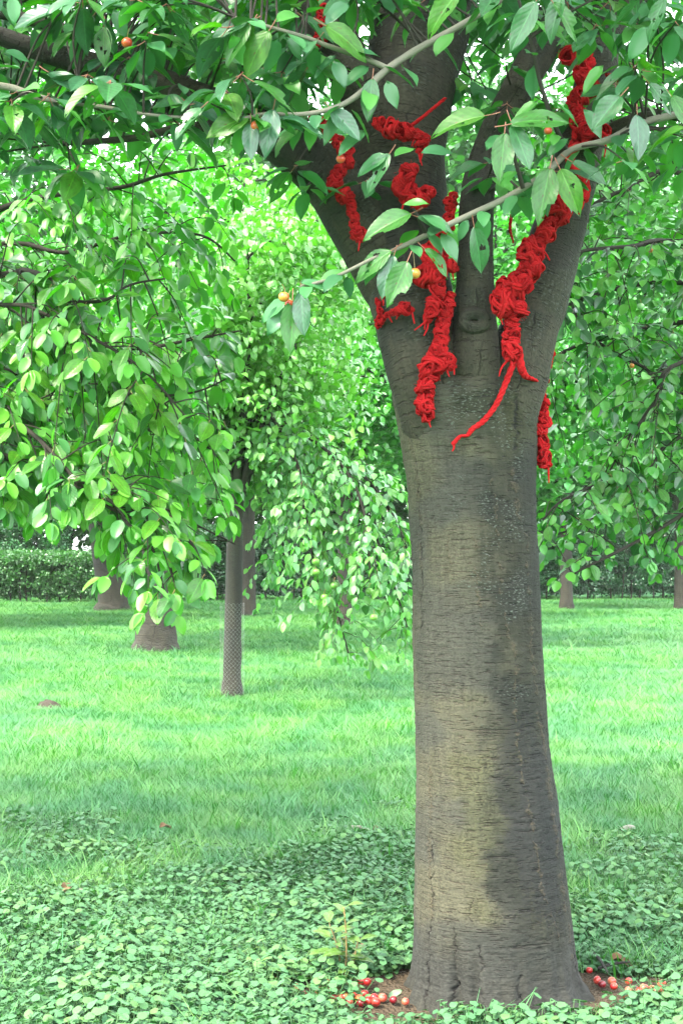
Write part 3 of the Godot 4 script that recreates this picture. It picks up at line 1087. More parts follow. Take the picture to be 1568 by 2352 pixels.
func trunk_mesh() -> ArrayMesh:
	var prof := [[755, 1050, 1100], [775, 1010, 1150], [800, 950, 1205], [840, 908, 1230], [880, 896, 1240], [950, 906, 1235], [1050, 925, 1230], [1150, 938, 1229], [1300, 946, 1236], [1500, 949, 1246],
		[1700, 955, 1258], [1850, 956, 1280], [1950, 955, 1290], [2050, 953, 1302], [2150, 948, 1316], [2230, 938, 1334], [2262, 926, 1352], [2290, 908, 1382], [2312, 884, 1420], [2345, 850, 1460]]
	var nu := 193
	var rows := 400
	var p := PackedVector3Array()
	var t2 := PackedVector2Array()
	var cc := PackedVector3Array()
	var hm: Image = M.trunk.heightmap_texture.get_image()
	var seg := 0
	for j in rows + 1:
		var v := float(j) / rows
		var y := lerpf(755.0, 2345.0, v)
		while seg < prof.size() - 2 and y > prof[seg + 1][0]: seg += 1
		var f: float = (y - prof[seg][0]) / float(prof[seg + 1][0] - prof[seg][0])
		var a0 = prof[maxi(seg - 1, 0)]
		var a3 = prof[mini(seg + 2, prof.size() - 1)]
		var xl := cubic_interpolate(prof[seg][1], prof[seg + 1][1], a0[1], a3[1], f)
		var xr := cubic_interpolate(prof[seg][2], prof[seg + 1][2], a0[2], a3[2], f)
		var c := at((xl + xr) * 0.5, y, TRUNK_Z + 0.13 * soft(925.0, 765.0, y))
		var r := (xr - xl) * 0.5 * TRUNK_Z / FOCAL
		cc.append(c)
		var foot := soft(0.83, 0.97, v)
		var crotch := soft(0.3, 0.05, v)
		for i in nu:
			var u := float(i) / (nu - 1)
			var a := TAU * (u - 0.5)
			var q := r
			q *= 1.0 + foot * (0.10 * (0.12 - absf(sin(a * 3.5 + 0.5))) + 0.06 * (0.12 - absf(sin(a * 6.0 + 1.4))) + 0.02 * sin(a * 14.0))
			q *= 1.0 - crotch * (0.10 * exp(-pow((a + 0.28) / 0.16, 2.0)) + 0.12 * exp(-pow((a - 0.5) / 0.15, 2.0)))
			var dir := Vector3(sin(a), 0, cos(a))
			var w := c + dir * q
			q -= r * foot * (0.10 * exp(-pow((a + 0.34) / 0.045, 2.0)) + 0.09 * exp(-pow((a + 0.6) / 0.05, 2.0)) + 0.05 * exp(-pow((a - 0.2) / 0.05, 2.0)) + 0.06 * exp(-pow((a - 0.75) / 0.06, 2.0)))
			q += 0.006 * lump_noise.get_noise_3d(w.x * 14.0, w.y * 7.0, w.z * 14.0)
			q += 0.0012 * lump_noise.get_noise_3d(w.x * 40.0, w.y * 110.0, w.z * 40.0)
			q += (0.007 + 0.014 * foot) * (hm.get_pixel(posmod(int(u * 1024), 1024), mini(int(v * 2048), 2047)).r - 0.5)
			p.append(c + dir * q)
			t2.append(Vector2(u, v))
	var mb := MB.new()
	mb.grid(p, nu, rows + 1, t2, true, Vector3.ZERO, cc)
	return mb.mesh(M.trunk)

func cherry_shapes() -> Array:
	var out := []
	var hole_sets := [[], [Vector3(0.45, 0.4, 0.07)], [], [Vector3(0.3, -0.5, 0.06), Vector3(0.62, 0.2, 0.05), Vector3(0.55, -0.3, 0.035)], [Vector3(0.75, 0.9, 0.13)], [Vector3(0.5, -0.15, 0.05), Vector3(0.38, 0.55, 0.045), Vector3(0.7, 0.35, 0.04), Vector3(0.6, -1.0, 0.12)], [], [Vector3(1.0, 0.0, 0.12), Vector3(0.4, 0.35, 0.04)]]
	for k in 16:
		out.append(leaf_with_stalk(M.cherry_leaf[[0, 1, 2, 0, 1, 3, 2, 0][k % 8]], M.red_stalk, rr(0.42, 0.56), 0, rr(0.1, 0.5), rr(0.02, 0.3), 0.02, hole_sets[(k * 3 + k / 8) % 8], rr(0.2, 0.3)))
	return out

func make_cherry() -> void:
	var base := at(1110, 2285, TRUNK_Z)
	base.y = 0.0
	var t := thing("cherry_tree", "old cherry tree with thick ringed trunk, draped in red wool", "tree", base)
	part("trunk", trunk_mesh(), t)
	var d := TRUNK_Z
	var stems := [
		["stem", [[1040, 1090, d - 0.06, 55], [1012, 970, d - 0.07, 88], [990, 870, d - 0.07, 98], [962, 760, d - 0.05, 96], [940, 660, d - 0.01, 98], [920, 560, d + 0.03, 112], [912, 450, d + 0.05, 115], [915, 330, d + 0.08, 112], [940, 180, d + 0.12, 108], [968, 60, d + 0.16, 112], [990, -80, d + 0.2, 105], [1005, -300, d + 0.3, 85], [1030, -700, d + 0.3, 55]]],
		["stem", [[1135, 1070, d - 0.05, 55], [1155, 960, d - 0.07, 76], [1184, 860, d - 0.08, 74], [1214, 760, d - 0.06, 68], [1240, 680, d - 0.03, 66], [1268, 580, d + 0.02, 63], [1296, 480, d + 0.03, 58], [1330, 350, d + 0.05, 52], [1360, 220, d + 0.08, 47], [1380, 80, d + 0.12, 46], [1400, -100, d + 0.15, 44], [1450, -420, d + 0.2, 32]]],
		["stem", [[1090, 1020, d - 0.1, 44], [1090, 930, d - 0.135, 54], [1090, 840, d - 0.15, 58], [1090, 745, d - 0.155, 50], [1090, 640, d - 0.15, 44], [1092, 520, d - 0.15, 41], [1100, 420, d - 0.13, 38], [1130, 320, d - 0.1, 36], [1180, 220, d - 0.05, 37], [1235, 120, d, 40], [1290, 0, d + 0.05, 38], [1380, -200, d + 0.1, 30], [1500, -500, d + 0.1, 20]]],
		["limb", [[960, 760, d, 60], [905, 640, d, 82], [830, 510, d - 0.02, 80], [755, 410, d - 0.04, 70], [660, 335, d - 0.06, 54], [550, 272, d - 0.08, 44], [440, 220, d - 0.1, 36], [330, 176, d - 0.12, 31], [210, 148, d - 0.15, 29], [90, 115, d - 0.2, 24], [-60, 60, d - 0.2, 20], [-400, -60, d - 0.1, 12]]],
		["limb", [[900, 400, d + 0.05, 60], [850, 250, d, 58], [790, 130, d - 0.02, 54], [720, 10, d - 0.05, 50], [620, -160, d - 0.05, 42], [420, -420, d, 25]]],
		["limb", [[1375, 120, d + 0.1, 34], [1440, 0, d + 0.1, 30], [1540, -120, d + 0.05, 26], [1800, -300, d, 16]]],
		["limb", [[330, 178, d - 0.12, 20], [250, 110, d - 0.2, 17], [120, 60, d - 0.3, 15], [0, 30, d - 0.35, 13], [-200, 0, d - 0.4, 8]]],
		["limb", [[1330, 350, d + 0.02, 22], [1400, 300, d - 0.1, 17], [1480, 270, d - 0.2, 14], [1600, 260, d - 0.3, 11], [1800, 200, d - 0.3, 7]]],
		["limb", [[560, 280, d - 0.08, 18], [470, 290, d - 0.1, 13], [400, 297, d - 0.12, 11], [300, 318, d - 0.15, 8], [140, 330, d - 0.2, 6]]],
	]
	var wood := []       # points on the wood, for twigs to spring from
	for s in stems:
		var pr := px_path(s[1])
		part(s[0], tube_mesh(pr[0], pr[1], 36 if s[0] == "stem" else 20, 9, M.bark, 0.06, 1.1), t)
		var sm := smooth_path(pr[0], pr[1], 8)
		for q in sm[0]: wood.append(q)
	# knob at the foot of the middle stem
	var kn := MB.new()
	var kc := at(1086, 742, d - 0.18)
	for ring in [[0.036, 0.018], [0.024, 0.014]]:
		var pts := PackedVector3Array()
		var rd := PackedFloat32Array()
		for i in 13:
			var a := TAU * i / 12.0
			pts.append(kc + Vector3(cos(a) * ring[0], sin(a) * ring[0] * 0.7, 0.04 + ring[1] * 0.4))
			rd.append(ring[1])
		tube(kn, pts, rd, 10, 2, 0.25, false)
	part("branch_scar", kn.mesh(M.bark), t)

	var lv := Leaves.new()
	# thin twigs that cross the picture in front: [x, y, depth, half width]
	var twigs := [
		[[[1250, -60, 4.15, 9], [1085, 42, 4.05, 8.5], [960, 112, 4.0, 8.5], [890, 158, 3.95, 9], [830, 212, 3.92, 8], [775, 245, 3.9, 6], [700, 262, 3.88, 5.5], [610, 262, 3.86, 4.5], [560, 272, 3.85, 3.5]], "pale_twig"],
		[[[890, 158, 3.95, 8], [840, 135, 3.93, 6.5], [760, 108, 3.9, 6], [700, 85, 3.88, 5], [620, 62, 3.86, 4], [540, 40, 3.84, 3]], "pale_twig"],
		[[[1620, 250, 4.2, 10], [1480, 280, 4.15, 9], [1400, 320, 4.1, 8.5], [1310, 345, 4.06, 8], [1250, 400, 4.02, 8], [1160, 455, 4.0, 7.5], [1085, 490, 3.98, 7], [1000, 530, 3.95, 7], [915, 570, 3.93, 5.5], [860, 592, 3.92, 4], [760, 640, 3.9, 3.6], [690, 658, 3.88, 4]], "pale_twig"],
		[[[-80, 190, 4.0, 9], [20, 200, 4.0, 9], [85, 222, 3.98, 8], [150, 235, 3.96, 5], [240, 246, 3.95, 5], [330, 262, 3.94, 4], [420, 270, 3.93, 3]], "pale_twig"],
		[[[1300, 345, 4.06, 6], [1270, 280, 4.0, 6], [1240, 190, 3.95, 5], [1220, 100, 3.9, 4.5], [1190, 0, 3.85, 4]], "twig"],
		[[[1200, 432, 4.0, 6], [1180, 360, 3.96, 4.5], [1160, 290, 3.92, 4]], "twig"],
		[[[980, 540, 3.95, 6], [965, 510, 3.92, 5], [950, 480, 3.9, 3]], "twig"],
	]
	for w in twigs:
		var pr := px_path(w[0])
		part("twig", tube_mesh(pr[0], pr[1], 8, 6, M[w[1]], 0.16, 1.0), t)
		var sm := smooth_path(pr[0], pr[1], 8)
		for q in sm[0]: wood.append(q)
	# the leaves that one can pick out: base, tip, depth, kind
	var own := [
		[1232, 0, 1165, 122, 3.7, 0], [1268, 5, 1345, 100, 3.7, 4], [1290, -10, 1250, 95, 3.72, 8], [1528, -5, 1470, 98, 3.75, 7], [1060, -25, 958, 80, 3.8, 5], [745, 58, 866, 124, 3.85, 13], [800, 4, 742, 52, 3.9, 2],
		[1175, 285, 1222, 390, 3.85, 0], [1158, 305, 1148, 420, 3.84, 4], [1115, 266, 972, 288, 3.86, 5], [1170, 286, 1320, 248, 3.84, 1], [1425, 220, 1356, 292, 3.85, 11], [1462, 262, 1470, 370, 3.9, 2], [1488, 190, 1556, 262, 3.9, 7],
		[1258, 360, 1305, 308, 4.0, 9], [1262, 385, 1235, 515, 3.98, 4], [1285, 388, 1338, 495, 3.98, 5], [1312, 372, 1405, 422, 4.0, 0], [1088, 520, 1112, 636, 3.92, 3], [975, 572, 1050, 632, 3.88, 1], [1012, 535, 1055, 600, 3.9, 12], [1075, 505, 1048, 556, 3.9, 8], [958, 498, 1050, 522, 3.9, 7], [945, 490, 825, 540, 3.9, 9], [925, 470, 985, 460, 3.9, 13],
		[890, 355, 812, 400, 3.92, 0], [895, 352, 830, 440, 3.92, 7], [905, 360, 955, 330, 3.92, 4], [855, 180, 842, 280, 3.9, 3], [888, 185, 912, 250, 3.9, 12], [768, 138, 794, 200, 3.9, 5], [966, 352, 1050, 340, 3.92, 11], [905, 585, 870, 690, 3.9, 2], [935, 600, 890, 705, 3.86, 9], [900, 575, 795, 640, 3.9, 1],
		[692, 668, 696, 775, 3.88, 2], [672, 690, 672, 815, 3.9, 9], [660, 690, 588, 738, 3.9, 6], [655, 700, 612, 770, 3.93, 2], [735, 655, 800, 610, 3.9, 1], [745, 662, 690, 640, 3.9, 12],
		[565, 262, 500, 300, 3.85, 8], [572, 268, 462, 298, 3.85, 13], [576, 280, 576, 368, 3.84, 2], [628, 250, 606, 356, 3.84, 6], [640, 240, 660, 300, 3.86, 4], [425, 240, 330, 235, 3.92, 11], [258, 248, 306, 272, 3.92, 0], [110, 165, 205, 218, 3.95, 2], [240, 60, 232, 150, 3.95, 1], [310, 118, 342, 182, 3.94, 3], [262, 20, 292, 90, 3.9, 6],
		[570, 50, 470, 84, 3.86, 8], [575, 55, 500, 140, 3.86, 1], [620, 68, 545, 176, 3.85, 13], [655, 85, 700, 140, 3.86, 3], [730, 90, 660, 160, 3.88, 7], [535, 12, 508, 40, 3.85, 13], [30, -10, 34, 58, 3.8, 0], [10, 118, 78, 138, 3.85, 8], [130, 20, 20, 60, 3.9, 2], [1385, 150, 1330, 215, 3.95, 1], [1490, 60, 1440, 140, 3.9, 0], [1540, 220, 1600, 300, 3.9, 4], [1338, 250, 1390, 320, 3.96, 6],
		[680, 275, 735, 310, 3.9, 4], [760, 250, 830, 320, 3.9, 2], [790, 255, 735, 330, 3.9, 6], [840, 300, 770, 350, 3.93, 3], [1000, 130, 1040, 60, 3.95, 10],
	]
	for e in own:
		var a := at(e[0], e[1], e[4])
		var b := at(e[2], e[3], e[4] + rr(-0.05, 0.05))
		var s := a.distance_to(b)
		lv.place.append(leaf_xf(a, b - a, Vector3(rr(-0.35, 0.35), 0.55, 0.8), s))
		lv.kind.append(e[5])
	# spurs along the front twigs
	for w in twigs:
		var pr := px_path(w[0])
		var sm := smooth_path(pr[0], pr[1], 3)
		for i in range(2, sm[0].size(), 3):
			spur(lv, sm[0][i], 2, 0.10, 0.7)
	# leaf rosettes filling the canopy, each on a twig of its own
	var boxes := [[-250, 720, -150, 290, 3.8, 5.2, 270, 0.3], [700, 1330, -180, 60, 3.9, 5.4, 60, 0.0], [1280, 1750, -150, 380, 3.8, 5.4, 110, 0.1], [1050, 1300, 20, 260, 4.7, 5.6, 22, 0.1], [660, 960, 130, 430, 4.0, 4.6, 11, 0.3], [-250, 330, 240, 420, 4.0, 5.2, 16, 0.5], [1120, 1300, 130, 470, 4.1, 4.5, 7, 0.3]]
	for bx in boxes:
		for k in bx[6]:
			var x := rr(bx[0], bx[1])
			var y := rr(bx[2], bx[3])
			var dd := rr(bx[4], bx[5])
			if dd < 4.55 and (Rect2(1275, 100, 130, 330).has_point(Vector2(x, y)) or Rect2(850, 20, 200, 470).has_point(Vector2(x, y)) or Rect2(720, 270, 110, 280).has_point(Vector2(x, y))): continue
			var p := at(x, y, dd)
			var near := 1e9
			var from := p
			for q in wood:
				var l: float = p.distance_squared_to(q)
				if l < near:
					near = l
					from = q
			near = sqrt(near)
			if near > 0.02:
				var mid := from.lerp(p, 0.5) + Vector3(rr(-0.1, 0.1), rr(0.0, 0.16), rr(-0.1, 0.1)) * near
				part("twig", tube_mesh(PackedVector3Array([from, mid, p]), PackedFloat32Array([0.0042, 0.0032, 0.002]), 5, 4, M.twig, 0.05, 1.0), t)
			spur(lv, p, rng.randi_range(4, 6), rr(0.105, 0.145), 0.55)
	# fruit
	var yf := fruit_mesh(M.fruit, Color(0.42, 0.2, 0.035), Color(0.36, 0.07, 0.02))
	var of := fruit_mesh(M.fruit, Color(0.40, 0.10, 0.025), Color(0.36, 0.035, 0.015))
	hang_fruit(t, 292, 98, 3.9, 0.0155, of, 0.03)
	hang_fruit(t, 589, 290, 3.84, 0.016, of, 0.04)
	hang_fruit(t, 652, 682, 3.87, 0.0155, yf, 0.025)
	hang_fruit(t, 664, 697, 3.9, 0.012, of, 0.03)
	hang_fruit(t, 782, 365, 3.95, 0.013, of, 0.04)
	hang_fruit(t, 952, 628, 3.92, 0.0165, yf, 0.05)
	hang_fruit(t, 1258, 300, 4.0, 0.012, of, 0.04)
	# the crown above the picture
	var places := []
	var tints := []
	var cl := clump_mesh(12, 0.2, 0.12, 0.5, 0, M.stuff_leaf, 0.25)
	for k in 300:
		var p := at(rr(-350, 1750), rr(-260, 170), rr(5.6, 7.4))
		if px_of(p).y > 150.0 and px_of(p).x > 620.0: continue
		places.append(Transform3D(Basis(Vector3.UP, rng.randf() * TAU).scaled(Vector3.ONE * rr(0.8, 1.1)), p))
		tints.append(Color(0.075, 0.26, 0.05) * rr(0.7, 1.3))
	for k in 1200:
		var o := rdir() * Vector3(2.7, 1.5, 2.7) * pow(rng.randf(), 0.35)
		var p := Vector3(base.x, 5.2, base.z) + o
		var q := px_of(p)
		if p.y < 3.75 or (q.y > -150.0 and q.z > 0.3): continue
		places.append(Transform3D(Basis(Vector3.UP, rng.randf() * TAU).scaled(Vector3.ONE * rr(0.8, 1.3)), p))
		tints.append(Color(0.04, 0.16, 0.04) * rr(0.8, 1.2))
	multi("upper_foliage", cl, t, places, tints)
	var lm := MB.new()
	blade(lm, 6, 4, 0.5, 0, 0.3, 0.15, 0.02)
	shed(t, lv, cherry_shapes(), lm.mesh(M.stuff_leaf), [Color(0.05, 0.18, 0.06), Color(0.07, 0.24, 0.045), Color(0.042, 0.15, 0.06)], 300)

func make_left_tree() -> void:
	var base := Vector3(-3.1, 0, -6.2)
	base.y = ground_h(base.x, base.z)
	var t := thing("walnut_tree", "bright green tree whose long oval-leaved boughs hang in from the left edge", "tree", base)
	part("trunk", tube_mesh(PackedVector3Array([base - Vector3(0, 0.1, 0), base + Vector3(0, 0.3, 0), base + Vector3(0.05, 1.4, 0), base + Vector3(0.0, 2.6, 0), base + Vector3(-0.1, 4.0, 0)]), PackedFloat32Array([0.24, 0.17, 0.14, 0.12, 0.05]), 20, 6, M.bark, 0.07, 1.0), t)
	var hub := base + Vector3(0.0, 2.2, 0)
	var boughs := [
		[[0, 632, 5.5, 8], [60, 622, 5.4, 7], [120, 645, 5.3, 6], [140, 682, 5.2, 5], [190, 694, 5.15, 4.5], [250, 686, 5.1, 4], [300, 654, 5.1, 3], [380, 640, 5.1, 2]],
		[[0, 850, 5.7, 7], [110, 878, 5.5, 6], [170, 893, 5.4, 5], [260, 902, 5.3, 4], [350, 910, 5.2, 3.5], [450, 900, 5.2, 2.5], [520, 870, 5.2, 2]],
		[[0, 930, 5.3, 6], [40, 969, 5.2, 6], [95, 1014, 5.1, 5.5], [150, 1075, 5.05, 5], [190, 1119, 5.0, 4.5], [250, 1165, 5.0, 4], [320, 1200, 5.0, 3.5], [380, 1270, 5.0, 3], [400, 1340, 5.0, 2]],
		[[210, 1130, 5.0, 4.5], [290, 1200, 4.95, 4], [350, 1260, 4.9, 3.5], [370, 1330, 4.9, 2.5], [385, 1385, 4.9, 1.5]],
		[[300, 1150, 5.1, 4], [400, 1210, 5.0, 3], [450, 1270, 5.0, 2.5], [455, 1340, 5.0, 1.5]],
		[[0, 480, 6.2, 8], [140, 445, 6.1, 7], [280, 430, 6.0, 5], [380, 400, 5.9, 4], [520, 380, 5.9, 2]],
		[[0, 760, 6.3, 7], [160, 790, 6.1, 6], [320, 800, 6.0, 5], [440, 780, 5.9, 3.5], [550, 760, 5.9, 2]],
		[[0, 1060, 6.1, 6], [120, 1090, 6.0, 5], [240, 1110, 5.9, 4], [360, 1160, 5.8, 3], [480, 1220, 5.7, 2], [540, 1250, 5.7, 2]],
		[[0, 560, 6.7, 6], [150, 580, 6.6, 5], [300, 540, 6.5, 4], [460, 540, 6.4, 3], [540, 600, 6.4, 2]],
		[[0, 980, 6.6, 6], [140, 960, 6.4, 5], [300, 980, 6.2, 4], [420, 1000, 6.1, 3], [510, 980, 6.0, 2]],
		[[0, 700, 5.2, 5], [100, 720, 5.1, 4.5], [220, 780, 5.0, 4], [330, 850, 5.0, 3], [430, 960, 5.0, 2]],
	]
	var lv := Leaves.new()
	var ok := func(x: float, y: float) -> bool:
		if x > 545.0 or y > 1405.0: return false
		if x < 225.0 and y > 1200.0: return false
		if x > 420.0 and y > 1265.0 + maxf(0.0, 110.0 - absf(x - 450.0) * 2.0): return false
		return y > 300.0 or x < 100.0
	for b in boughs:
		var pr := px_path(b)
		var p: PackedVector3Array = pr[0]
		var r: PackedFloat32Array = pr[1]
		var mid := hub.lerp(p[0], 0.55) + Vector3(0, 0.12, 0)
		p.insert(0, mid)
		r.insert(0, r[0] * 1.3)
		p.insert(0, hub + Vector3(0, rr(-0.3, 0.5), 0))
		r.insert(0, r[0] * 1.6)
		part("bough", tube_mesh(p, r, 8, 6, M.twig, 0.08, 1.0), t)
		side_twigs(t, lv, p.slice(1), 0.034, 0.36, 0.092, 0.75, M.twig, 0.03, ok)
	# more boughs out of the frame on the far side of the trunk
	var places := []
	var tints := []
	var cl := clump_mesh(12, 0.2, 0.1, 0.5, 1, M.stuff_leaf, 0.35)
	for k in 700:
		var p := base + Vector3(-0.9, 3.0, 0.0) + rdir() * Vector3(1.5, 1.9, 1.9) * pow(rng.randf(), 0.4)
		if px_of(p).x > -120.0: continue
		places.append(Transform3D(Basis(Vector3.UP, rng.randf() * TAU), p))
		tints.append(Color(0.09, 0.33, 0.045) * rr(0.8, 1.2))
	for k in 420:
		var p := at(rr(-300, 470), rr(180, 1130), rr(7.0, 9.0))
		places.append(Transform3D(Basis(Vector3.UP, rng.randf() * TAU).scaled(Vector3.ONE * rr(0.7, 1.0)), p))
		tints.append(Color(0.09, 0.33, 0.045) * rr(0.6, 1.3))
	multi("outer_foliage", cl, t, places, tints)
	var shapes := []
	for k in 9:
		shapes.append(leaf_with_stalk(M.plum_leaf[k % 3], M.stalk, rr(0.46, 0.56), 1, rr(0.05, 0.45), rr(0.05, 0.4), 0.012, [], 0.16))
	var lm := MB.new()
	blade(lm, 6, 4, 0.5, 1, 0.25, 0.2, 0.01)
	shed(t, lv, shapes, lm.mesh(M.stuff_leaf), [Color(0.10, 0.34, 0.045), Color(0.14, 0.41, 0.045), Color(0.06, 0.21, 0.055)], 300)

func make_right_tree() -> void:
	var base := Vector3(3.3, 0, -7.2)
	base.y = ground_h(base.x, base.z)
	var t := thing("plum_tree", "plum tree with small green fruit, its round-leaved branches hanging in from the right edge", "tree", base)
	part("trunk", tube_mesh(PackedVector3Array([base - Vector3(0, 0.1, 0), base + Vector3(0, 0.3, 0), base + Vector3(0.05, 1.4, 0), base + Vector3(0.0, 2.6, 0), base + Vector3(0.1, 4.2, 0)]), PackedFloat32Array([0.2, 0.14, 0.12, 0.1, 0.04]), 20, 6, M.bark, 0.07, 1.0), t)
	var hub := base + Vector3(0.0, 2.3, 0)
	var boughs := [
		[[1570, 560, 6.4, 6], [1450, 566, 6.2, 5], [1340, 576, 6.1, 4], [1290, 600, 6.0, 2.5]],
		[[1570, 1000, 6.4, 5], [1480, 1080, 6.2, 5], [1380, 1110, 6.1, 4], [1290, 1150, 6.0, 3], [1245, 1195, 6.0, 2]],
		[[1570, 1180, 6.2, 5], [1450, 1250, 6.1, 4], [1350, 1300, 6.0, 3], [1300, 1325, 6.0, 2.5]],
		[[1570, 905, 6.6, 4], [1480, 845, 6.5, 4], [1400, 805, 6.4, 3.5], [1330, 740, 6.3, 3], [1300, 640, 6.2, 2.5]],
		[[1570, 740, 6.9, 6], [1430, 770, 6.8, 5], [1310, 800, 6.7, 4], [1240, 860, 6.7, 2]],
		[[1570, 400, 7.0, 6], [1450, 430, 6.9, 5], [1360, 470, 6.8, 4], [1300, 520, 6.8, 2]],
		[[1570, 650, 7.4, 6], [1430, 660, 7.2, 5], [1330, 690, 7.1, 4], [1260, 720, 7.1, 2]],
		[[1570, 1100, 7.2, 5], [1450, 1140, 7.1, 4], [1350, 1200, 7.0, 3], [1270, 1230, 7.0, 2]],
		[[1570, 280, 7.2, 5], [1400, 250, 7.2, 4], [1250, 260, 7.3, 3], [1130, 230, 7.4, 2]],
		[[1570, 830, 6.0, 5], [1500, 930, 6.0, 4], [1440, 1010, 6.0, 3], [1400, 1080, 6.0, 2]],
	]
	var lv := Leaves.new()
	var ok := func(x: float, y: float) -> bool:
		if x < 1215.0 and y > 330.0: return false
		if y > 1330.0: return false
		return not (y > 1255.0 and x < 1400.0 and x > 1360.0 and false)
	for b in boughs:
		var pr := px_path(b)
		var p: PackedVector3Array = pr[0]
		var r: PackedFloat32Array = pr[1]
		p.insert(0, hub.lerp(p[0], 0.5) + Vector3(0, 0.15, 0))
		r.insert(0, r[0] * 1.3)
		p.insert(0, hub + Vector3(0, rr(-0.3, 0.5), 0))
		r.insert(0, r[0] * 1.6)
		part("bough", tube_mesh(p, r, 8, 6, M.twig, 0.08, 1.0), t)
		side_twigs(t, lv, p.slice(1), 0.032, 0.36, 0.068, 0.6, M.twig, 0.027, ok)
	var places := []
	var tints := []
	var cl := clump_mesh(12, 0.2, 0.085, 0.65, 1, M.stuff_leaf, 0.3)
	for k in 700:
		var p := base + Vector3(0.8, 3.0, 0.0) + rdir() * Vector3(1.6, 1.9, 1.9) * pow(rng.randf(), 0.4)
		if px_of(p).x < 1680.0: continue
		places.append(Transform3D(Basis(Vector3.UP, rng.randf() * TAU), p))
		tints.append(Color(0.08, 0.28, 0.05) * rr(0.8, 1.2))
	for k in 420:
		var p := at(rr(1300, 1900), rr(150, 1080), rr(7.4, 9.2))
		places.append(Transform3D(Basis(Vector3.UP, rng.randf() * TAU).scaled(Vector3.ONE * rr(0.7, 1.0)), p))
		tints.append(Color(0.08, 0.28, 0.05) * rr(0.6, 1.3))
	multi("outer_foliage", cl, t, places, tints)
	var ms := [leaf_mat(0.075, 0.28, 0.045, Color(0.6, 0.9, 0.12), 0.4, [M.plum_leaf[0].albedo_texture, M.plum_leaf[0].heightmap_texture]), leaf_mat(0.105, 0.35, 0.04, Color(0.62, 0.95, 0.12), 0.4, [M.plum_leaf[1].albedo_texture, M.plum_leaf[1].heightmap_texture]), leaf_mat(0.03, 0.14, 0.04, Color(0.45, 0.7, 0.1), 0.36, [M.plum_leaf[0].albedo_texture, M.plum_leaf[0].heightmap_texture])]
	var shapes := []
	for k in 9:
		shapes.append(leaf_with_stalk(ms[k % 3], M.stalk, rr(0.58, 0.72), 1, rr(0.05, 0.4), rr(0.05, 0.3), 0.015, [], 0.18))
	var lm := MB.new()
	blade(lm, 6, 4, 0.64, 1, 0.25, 0.2, 0.01)
	shed(t, lv, shapes, lm.mesh(M.stuff_leaf), [Color(0.07, 0.26, 0.045), Color(0.10, 0.32, 0.04), Color(0.045, 0.18, 0.05)], 300)
	var gf := fruit_mesh(M.fruit, Color(0.16, 0.33, 0.12), Color(0.12, 0.30, 0.1))
	for q in [[1365, 1110], [1385, 1098], [1402, 1090], [1428, 1085], [1310, 838], [1290, 842], [1335, 862], [1520, 700], [1470, 690], [1495, 1035], [1545, 760], [1440, 870]]:
		hang_fruit(t, q[0], q[1] + 14.0, 6.05, 0.0165, gf, 0.02)
	var rf := fruit_mesh(M.fruit, Color(0.6, 0.16, 0.04), Color(0.5, 0.2, 0.04))
	hang_fruit(t, 1493, 575, 6.2, 0.012, rf, 0.02)
	hang_fruit(t, 1450, 840, 6.3, 0.012, rf, 0.02)

